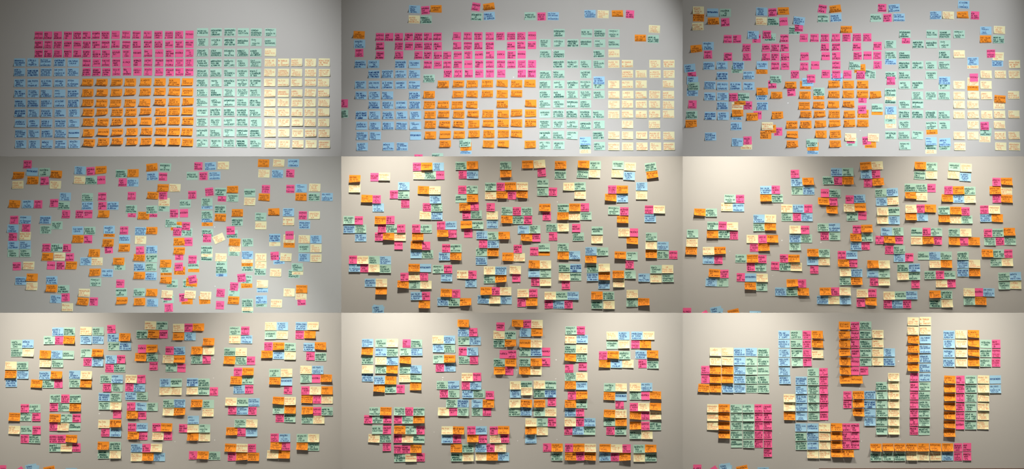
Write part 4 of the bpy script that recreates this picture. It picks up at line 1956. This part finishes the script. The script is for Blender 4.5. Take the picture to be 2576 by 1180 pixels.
m 1027 138AGROECOLOGICOA
y 1020 332OMEU~1
m 1025 502SUPE
m 1060 1390HIST
y 1062 1565PAIS~1
y 1058 1778OLOC~1
b 1055 1950USOMISTOC
@858 983
p 5 2180ECON
m 128 1582EMPR~1
b 126 1754TERC~1
y 253 1460TRABALHA~1
p 252 1629DEDI
m 253 1752DELI~1
b 130 1967TEMPOT
m 255 1968GRUP
p 252 2135VOLTEI
o 132 2135VALO
m 248 426CLIE~1
p 368 347ARTI
m 367 470RESIS
p 367 636EDUC
o 248 590TRAN~2
m 527 467REDED
p 528 630CONS
m 657 583ENCO
y 655 412POLITICAST~2
p 782 628MOVI
m 248 798RELA
p 250 965RELA
m 252 1088ENTREGADORESSAOP~1
p 370 798LIBERDADEPARAM
m 370 920REDES
o 372 1087RELA~1
m 530 966APPS
p 533 1133COMPA
o 530 799COOPE~1
p 658 792JOVE
y 660 917PROP~1
m 663 1087JOVE~1
p 820 798RESP
p 820 918ENTE
o 813 1043ORGANIZACAOS~1
m 948 801DESA
y 945 968COMU
p 940 1137DINH
y 536 1514POLITICAC
b 665 1513ATIVISMOC
p 662 1685LUTA
o 538 1684NAOSO~1
p 535 1902DIREITOS
b 535 2027URGE
p 661 2074CLT
o 661 1900CIDA~2
p 538 2240INFO
y 660 2240LIDE
p 657 2408EGO
o 532 2365FACI~1
m 805 1826CONSC
m 938 1657CONVE
y 938 1827QUESTAOP
o 805 1651MAPAS~1
b 802 2024GEST
p 800 2190AGIR
y 798 2316PAND
y 930 2025POLITICAT
b 930 2362COMI
o 928 2192POLI~1
@1287 983
y -55 142AGRI
m -22 332QUIT
b -25 500ABAS
y 132 -37ASCO
o 133 137SPIN~1
m 255 -42MAPASPE
b 250 134CONC
p 105 545COMIDADE
m 260 333MAPASPARA
y 262 503ALIM~1
o 134 336DESP~1
y 415 207CUST
m 412 378CEAS
p 413 546CONT
b 667 205OFER
y 545 377PRODUZ
o 540 205CIDADEO~1
p 10 847APRENDERN
m 140 970DESC
o 10 972ASPE~1
b 263 802TRAB
p 263 968COOP
o 138 802TALE~1
y 413 798QUESTAOD
p 412 970INCE
b 412 1093POLI~1
p 540 795PROJ
b 537 918ENTI
m 540 1090INCE~1
p 793 473CADA
m 927 600AGRE
o 797 600PLAN
p 798 805APROV
o 797 927DESPERDICIOE
y 800 1100PREO~1
o 927 805APROV~1
p 925 972ENCO
o 928 1100REAPRO~2
b 25 1564PERT
p 145 1565SABE
o 17 1387HIST~2
m 405 1388ENTREGASR
y 285 1563PROCU
o 285 1389DESENVOLVER~2
o 408 1563DOCU
p 538 1427ACES
m 540 1557ENTREGADORESSAOD
m 10 1780SERV
p 12 1953RESI
o 8 2080DESENVOLVIMENTOL~2
p 183 1780JOVENSMUN
y 185 1905DEDI~1
o 182 2080MUND~1
y 312 2080POSS
p 312 1953VESTIR
o 313 1779RECO~2
p 467 1954SORR
m 468 2080ANDA~1
m 600 1778HORTAR
y 603 1953APES
o 467 1779DARV~1
y 808 1498QUEM~1
p 808 1670AMOR
o 803 1324SUST~1
b 932 1322GERA
p 937 1492GOUR
o 938 1622SPPE~1
m 813 1836RESP
y 945 1837CONSU
m 940 2012COMPRE
o 812 2009CONSU~2
#
@1717 787
y 527 411LIMO~2
y 525 591PERT~1
b 528 773ACESSOAN
b 528 951SAUD
m 533 1132COMU
y 668 411IDEI~1
y 667 592TRABALHON~1
b 665 775IMOV
m 670 952MAPASE
m 668 1133CEU
p 800 281LEVA
b 803 777ESCO
m 808 952HORTAT
m 806 1133EVEN
p 936 282NOCA
b 940 776EDUC
m 945 954DIST
m 943 1132ALIM
o 936 412IGRE~2
o 938 590EDUC~2
o 803 411MAPAE~2
o 803 592TECN~1
o 1073 236AGRI~3
o 1075 410DESCO~2
b 1078 600PLAN
b 1078 777SACO
m 1080 958TERR
m 1080 1133CONSU
b 268 1445ONLI
m 267 1628GRUPOS
p 270 1810TEMP
o 270 1942JOVE~1
b 403 1445ACESSOAS
m 403 1630MAPASV
p 405 1811ALIM
o 405 1945CRES~1
b 543 1448ATIV
m 543 1638SOCO
p 545 1814LETR
y 560 1948NAVE~1
b 678 1445MOBIL
m 680 1640ESTR
p 679 1816TECN
b 818 1447MOBILE
b 948 1456INTE
m 830 1883RICO
p 833 2062VOLTEI
b 961 1703TERC
m 965 1885ACES
p 965 2062CUID
b 1098 1702TEMPOD
m 1098 1886EMPR
p 1098 2062RENDER
p 137 2537APRENDERC
p 272 2537TRAB
p 405 2537TROCAD
p 540 2543DIST
p 677 2540PRES
p 812 2540VIVE
o 132 2354OFIC~1
o 272 2353ENXE~1
o 405 2356REDE~1
o 540 2355APRENDERJ
o 672 2361RECEI~1
o 812 2365MAPAM~1
o 948 2366DARE
o 950 2540PART~1
@2146 787
m 128 104COMPOS~1
m 265 104AGRO~1
y 258 286UMOR~1
m 403 105PERMACULTE
y 398 287COMP~1
m 540 105PART
y 537 287AMIG~1
b 535 460CIRCULOS
m 675 105SUBS
y 670 285REDESQ~1
b 672 460POLITICASE
p 810 103ENVO
y 908 526AGRI~1
m 1042 345QUIT
y 1043 528SEMA~1
y 67 820UMCE~1
y 62 1003NOTR~1
y 207 818PRODUCAO~1
y 203 1003QUESTAOD~1
b 338 1003CULT
b 483 1003POLI
b 625 1003TRAB
b 765 1000ENTI
o 345 822CONDI~1
o 485 823TALE~1
o 627 823ASPE~1
o 768 820MAPAD~2
p 908 860AUTON
b 908 998USOMISTOT
p 1047 860TROCA
m 1047 993PERMACULTG
b 268 1360PROB
y 263 1543FALT~1
b 405 1360ALIMENTON
y 403 1547PROCE~1
o 400 1730SAUD~1
o 260 1727ALIMENTOT~1
m 405 1914VERD~1
p 405 2094DIRE
b 548 1358MUDA
y 546 1547EUMA~1
m 545 1914AGROECOLOGICOVISTOCOMOA~1
p 545 2094DESEM
b 688 1357DARV
y 686 1547VERD~1
o 683 1730PRODU~1
o 545 1730ALIMENTACAO~1
m 688 1910ORGA
p 688 2092DELI
p 948 1554SABE
m 943 1692HIST
y 942 1878POSS~1
b 943 2058PERT
o 1085 1370MUND~2
o 948 1371HIST~2
p 1083 1552JOVENSMUN
m 1078 1692ENTREGADORESSAOD
y 1082 1878DEDI~1
b 1085 2057USOMISTOC
@1717 983
y 50 1523OUTR~1
b 58 1706IRA
m 55 1888GRUP
p 57 2066LIBE
y 183 1523TRABALHA~1
b 185 1707ACESSAR
m 188 1888DELI
p 187 2067DEDI
b 320 1706TEMPOT
m 320 1892TEMP
p 318 2068ECON
o 320 1524VALO~1
p 8 2422COMIDADE
p 138 2422CONT
y 203 370PROP~1
m 205 724REDES
m 205 903CLIE
p 203 1085DINH
p 204 1216LIBERDADEPARAM
y 333 371COMU~1
m 335 727APPS
m 335 907REDED
p 333 1087COMPA
p 333 1218JOVE
y 466 371POLITICAST~2
m 465 728RELA
m 468 908RESIS
p 463 1088CONS
p 463 1220EDUC
m 600 727DESA
m 600 910ENTREGADORESSAOP
p 600 1087RELA
p 600 1221MOVI
m 732 729JOVE
m 735 912ENCO
p 732 1085ARTI
p 733 1222RESP
p 870 1222ENTE
o 600 543ORGANIZACAOS~2
o 467 541TRAN~2
o 333 540RELA~2
o 202 540COOPE~2
b 490 1697COMI
b 492 1876URGE
y 492 2055POLITICAC~1
p 492 2409DIREITOS
p 492 2538INFO
m 630 1698CONVE
b 628 1875GEST
y 625 2055LIDE~1
p 622 2409LUTA
p 622 2538EGO
m 765 1703CONSC
b 762 1877ATIVISMOC
y 760 2056QUESTAOP~1
p 752 2410AGIR
p 752 2538CLT
y 893 1877PAND~1
y 893 2055POLITICAT~1
o 885 2235FACI~1
o 887 2408NAOSO~1
o 755 2234CIDA~1
o 622 2234POLI~1
o 490 2234MAPAS~1
o 5 2563DESP
o 138 2563CIDADEO~1
o 272 2563SPIN~1
p 1113 160ALIA
p 1148 413AUTO~-35
b 1110 570TEMPOPARACOM~9
b 1098 555TEMPOPARACOZ~-9
o 1130 815RESI~-12
b 1152 1130
@2146 983
b 3 168CONC
m 5 347MAPASPARA
y 5 528OMEU~1
b 140 168ABAS
m 142 348CEAS
y 140 529ASCO~1
b 270 168OFER
m 272 348MAPASPE
y 272 529ALIM~1
b 403 168ALIMENTOS
m 407 348SUPE
y 405 528PRODUZ~1
m 538 347AGROECOLOGICOA
y 537 528CUST
p 7 858APRENDERN
m 8 987ATRA
p 142 857COOP
m 143 987EXPO
p 275 856INCE
m 277 987DESC
p 404 854SOMA
m 410 985GUIA
p 538 854PROJ
m 543 984INCE
m 45 1690SERV
p 43 1552VESTIR
y 38 1878OLOC~1
m 182 1688ENTREGASR
p 183 1552ACES
y 178 1878PROCU~1
m 320 1686ANDA
p 320 1550SORR
y 315 1876APES~1
m 458 1687HORTAR
p 457 1548RESI
y 455 1870PAIS~1
o 578 1366DESENVOLVIMENTOL~2
o 450 1368RECO~2
o 315 1370DARV~2
o 180 1371DOCU~1
o 43 1371DESENVOLVER~2
m 930 260AGRE
m 928 440RESP
m 930 618COMPRE
y 927 802QUEM~1
y 927 978CONSU~1
y 927 1158PREO~1
b 927 1337GERA
p 930 1518GOUR
p 925 1655APROV~2
o 797 258PLAN
o 793 440DESPERDICIOE~1
o 793 620APROV~1
o 793 798REAPRO~1
o 792 974SPPE~1
o 792 1155SUST~1
o 792 1337CONSU~1
p 792 1520ENCO
p 788 1655AMOR~1
"""
TEXTS = {}
for blk in DATA_TEXT.split('#')[1:]:
    TEXTS[blk[0]] = [t for l in blk[1:].strip().split('\n') for t in l.split('|')]
def norm(s):
    s = unicodedata.normalize('NFD', s)
    return ''.join(ch for ch in s.upper() if ch.isalnum() and ord(ch) < 128)
NORM = {k: [norm(t) for t in v] for k, v in TEXTS.items()}
ZOOM = 430.0 / 2576.0
notes = []
for pi, blk in enumerate(DATA_NOTES.split('#')[1:]):
    c, r = pi % 3, pi // 3
    rng = random.Random(100 + pi)
    here, used = [], set()
    ox = oy = 0
    for l in blk.strip().split('\n'):
        if l[0] == '@':
            ox, oy = map(float, l[1:].split())
            continue
        col, y, *items = l.split()
        for it in items:
            m = re.fullmatch(r'(-?\d+)([A-Z]*)(?:\^(-?\d+))?(?:~(-?\d+))?', it)
            x, key, dy, rot = float(m[1]), m[2], float(m[3] or 0), float(m[4] or 0)
            big = 1.0 if pi < 4 else 1.013
            wz, hz = (124 if col == 'p' else 169) * big, 123.5 * big
            n = dict(c=col, sec=(c, r), w=wz * ZOOM * S, h=hz * ZOOM * S, rot=math.radians(rot + rng.uniform(-0.7, 0.7)), seed=rng.random(), read=bool(key))
            n['px'] = ox + (x + wz / 2) * ZOOM
            n['py'] = oy + (float(y) + dy + hz / 2) * ZOOM
            n['pw'], n['ph'] = wz * ZOOM, hz * ZOOM
            n['ti'] = None
            if key:
                for i, t in enumerate(NORM[col]):
                    if t.startswith(key) and (col, i) not in used:
                        n['ti'] = i
                        used.add((col, i))
                        break
            lo, hi = CURL[col]
            k = rng.random()
            A = lo + (hi - lo) * k
            tw = rng.uniform(-0.25, 0.25)
            n['AL'], n['AR'] = A * (1 + tw), A * (1 - tw)
            n['base'] = 0.0
            here.append(n)
    for col in 'pbomy':
        spare = [i for i in range(len(TEXTS[col])) if (col, i) not in used]
        for n in here:
            if n['c'] == col and n['ti'] is None:
                n['ti'] = spare.pop(0) if spare else rng.randrange(len(TEXTS[col]))
    # which lies over which
    for i, n in enumerate(here):
        n['layer'] = 0
        n['cov'] = 0.0
        n['text'] = TEXTS[n['c']][n['ti']]
        n['X'], n['Z'] = PX(n['px']), PZ(n['py'])
        for q in here[:i]:
            ov = max(0, min(n['px'] + n['pw'] / 2, q['px'] + q['pw'] / 2) - max(n['px'] - n['pw'] / 2, q['px'] - q['pw'] / 2)) * \
                 max(0, min(n['py'] + n['ph'] / 2, q['py'] + q['ph'] / 2) - max(n['py'] - n['ph'] / 2, q['py'] - q['ph'] / 2))
            fr = ov / (q['pw'] * q['ph'])
            if fr > 0.012:
                n['layer'] = max(n['layer'], q['layer'] + 1)
                q['cov'] += fr
    for n in here:
        n['base'] = 0.0001 + 0.0012 * n['layer']
        if n['cov'] > 0.10:
            n['AL'] = n['AR'] = 0.03
        x0, x1, z0, z1 = section_rect(c, r)
        n['clip'] = (x0, x1, z0, z1)
        n['ox'], n['oz'] = n['X'], n['Z'] + n['h'] / 2
        if n['X'] - n['w'] / 2 < x0 or n['X'] + n['w'] / 2 > x1 or n['Z'] - n['h'] / 2 < z0:
            n['AL'] = n['AR'] = 0.03            # cut off flush at the edge of its wall section
    notes += here

# ---------------------------------------------------------------- labels
COLOUR = {'p': 'pink', 'b': 'blue', 'o': 'orange', 'm': 'mint', 'y': 'yellow'}
def words_of(n, most):
    t = n['text'].replace('_', '').replace('-/', '').replace('/', ' ').replace('\u00f7', '')
    t = ''.join(ch for ch in unicodedata.normalize('NFD', t) if ord(ch) < 128)
    ws = [w for w in re.sub(r'[",:.!?()+=]', ' ', t).split() if w not in '-']
    return ' '.join(ws[:most])
def neighbour(n, pool):
    best = None
    for q in pool:
        if q is n: continue
        dx, dy = q['px'] - n['px'], q['py'] - n['py']
        gx, gy = abs(dx) - (n['pw'] + q['pw']) / 2, abs(dy) - (n['ph'] + q['ph']) / 2
        if gx > 12 or gy > 12: continue
        d = math.hypot(dx, dy)
        if best is None or d < best[0]:
            if abs(dx) * n['ph'] > abs(dy) * n['pw']:
                rel = 'left of' if dx > 0 else 'right of'
            else:
                rel = 'above' if dy > 0 else 'below'
            best = (d, rel, q)
    return best
def label_of(n, pool):
    place_ = '%s %s wall section' % (LEVEL[n['sec'][1]], SIDE[n['sec'][0]])
    nb = neighbour(n, pool)
    state = 'partly covered ' if n['cov'] > 0.12 else ''
    by = (', %s %s note' % (nb[1], COLOUR[nb[2]['c']])) if nb else ', standing alone'
    if n['read']:
        room = 16 - len(('%s%s sticky note reading%s, %s' % (state, COLOUR[n['c']], by, place_)).split())
        return '%s%s sticky note reading %s%s, %s' % (state, COLOUR[n['c']], words_of(n, min(room, 5)), by, place_)
    if nb:
        return '%s%s sticky note %s %s note reading %s, %s' % (state, COLOUR[n['c']], nb[1], COLOUR[nb[2]['c']], words_of(nb[2], 2), place_)
    return '%s%s sticky note standing alone near the edge, %s' % (state, COLOUR[n['c']], place_)

# ---------------------------------------------------------------- build: the 300 largest of each colour one by one, the rest joined
for n in notes:
    # the photographs of the lower sections were taken closer: their notes show largest
    pi = n['sec'][0] + 3 * n['sec'][1]
    n['rank'] = ({8: 0, 7: 1, 6: 2, 5: 3, 4: 4, 3: 5, 2: 6, 1: 7, 0: 8}[pi], n['cov'])
seen = {}
for col in 'pbomy':
    mine = sorted([n for n in notes if n['c'] == col], key=lambda n: n['rank'])
    single, rest = mine[:300], mine[300:]
    for n in single:
        pool = [q for q in notes if q['sec'] == n['sec']]
        o = bpy.data.objects.new('%s_sticky_note' % COLOUR[col], None)
        C.objects.link(o)
        o.location = (n['ox'], 0, n['oz'])
        o.empty_display_size = 0.02
        link_mesh('paper', *paper_geometry(n), PAPER[col], o, True)
        link_mesh('handwriting', *ink_geometry(n), INK[col], o)
        lab = label_of(n, pool)
        seen.setdefault(lab, []).append(o)
        o['label'] = lab
        o['category'] = 'sticky note'
        o['group'] = '%s sticky notes on the wall' % COLOUR[col]
    if rest:
        V, F, TV, TF = [], [], [], []
        k = tk = 0
        for n in rest:
            n['ox'] = n['oz'] = 0.0
            v, f = paper_geometry(n)
            V.append(v); F.append(f + k); k += len(v)
            v, f = ink_geometry(n)
            TV.append(v); TF.append(f + tk); tk += len(v)
        o = link_mesh('%s_sticky_notes' % COLOUR[col], np.concatenate(V), np.concatenate(F), PAPER[col], None, True)
        t = link_mesh('handwriting', np.concatenate(TV), np.concatenate(TF), INK[col], o)
        t['kind'] = 'stuff'
        o['kind'] = 'stuff'
        o['label'] = 'the many remaining %s sticky notes on the upper wall sections' % COLOUR[col]
        o['category'] = 'sticky notes'
dup = {k: v for k, v in seen.items() if len(v) > 1}
if dup: print('SAME LABEL', [(k, len(v)) for k, v in dup.items()][:20])
print('notes', len(notes))
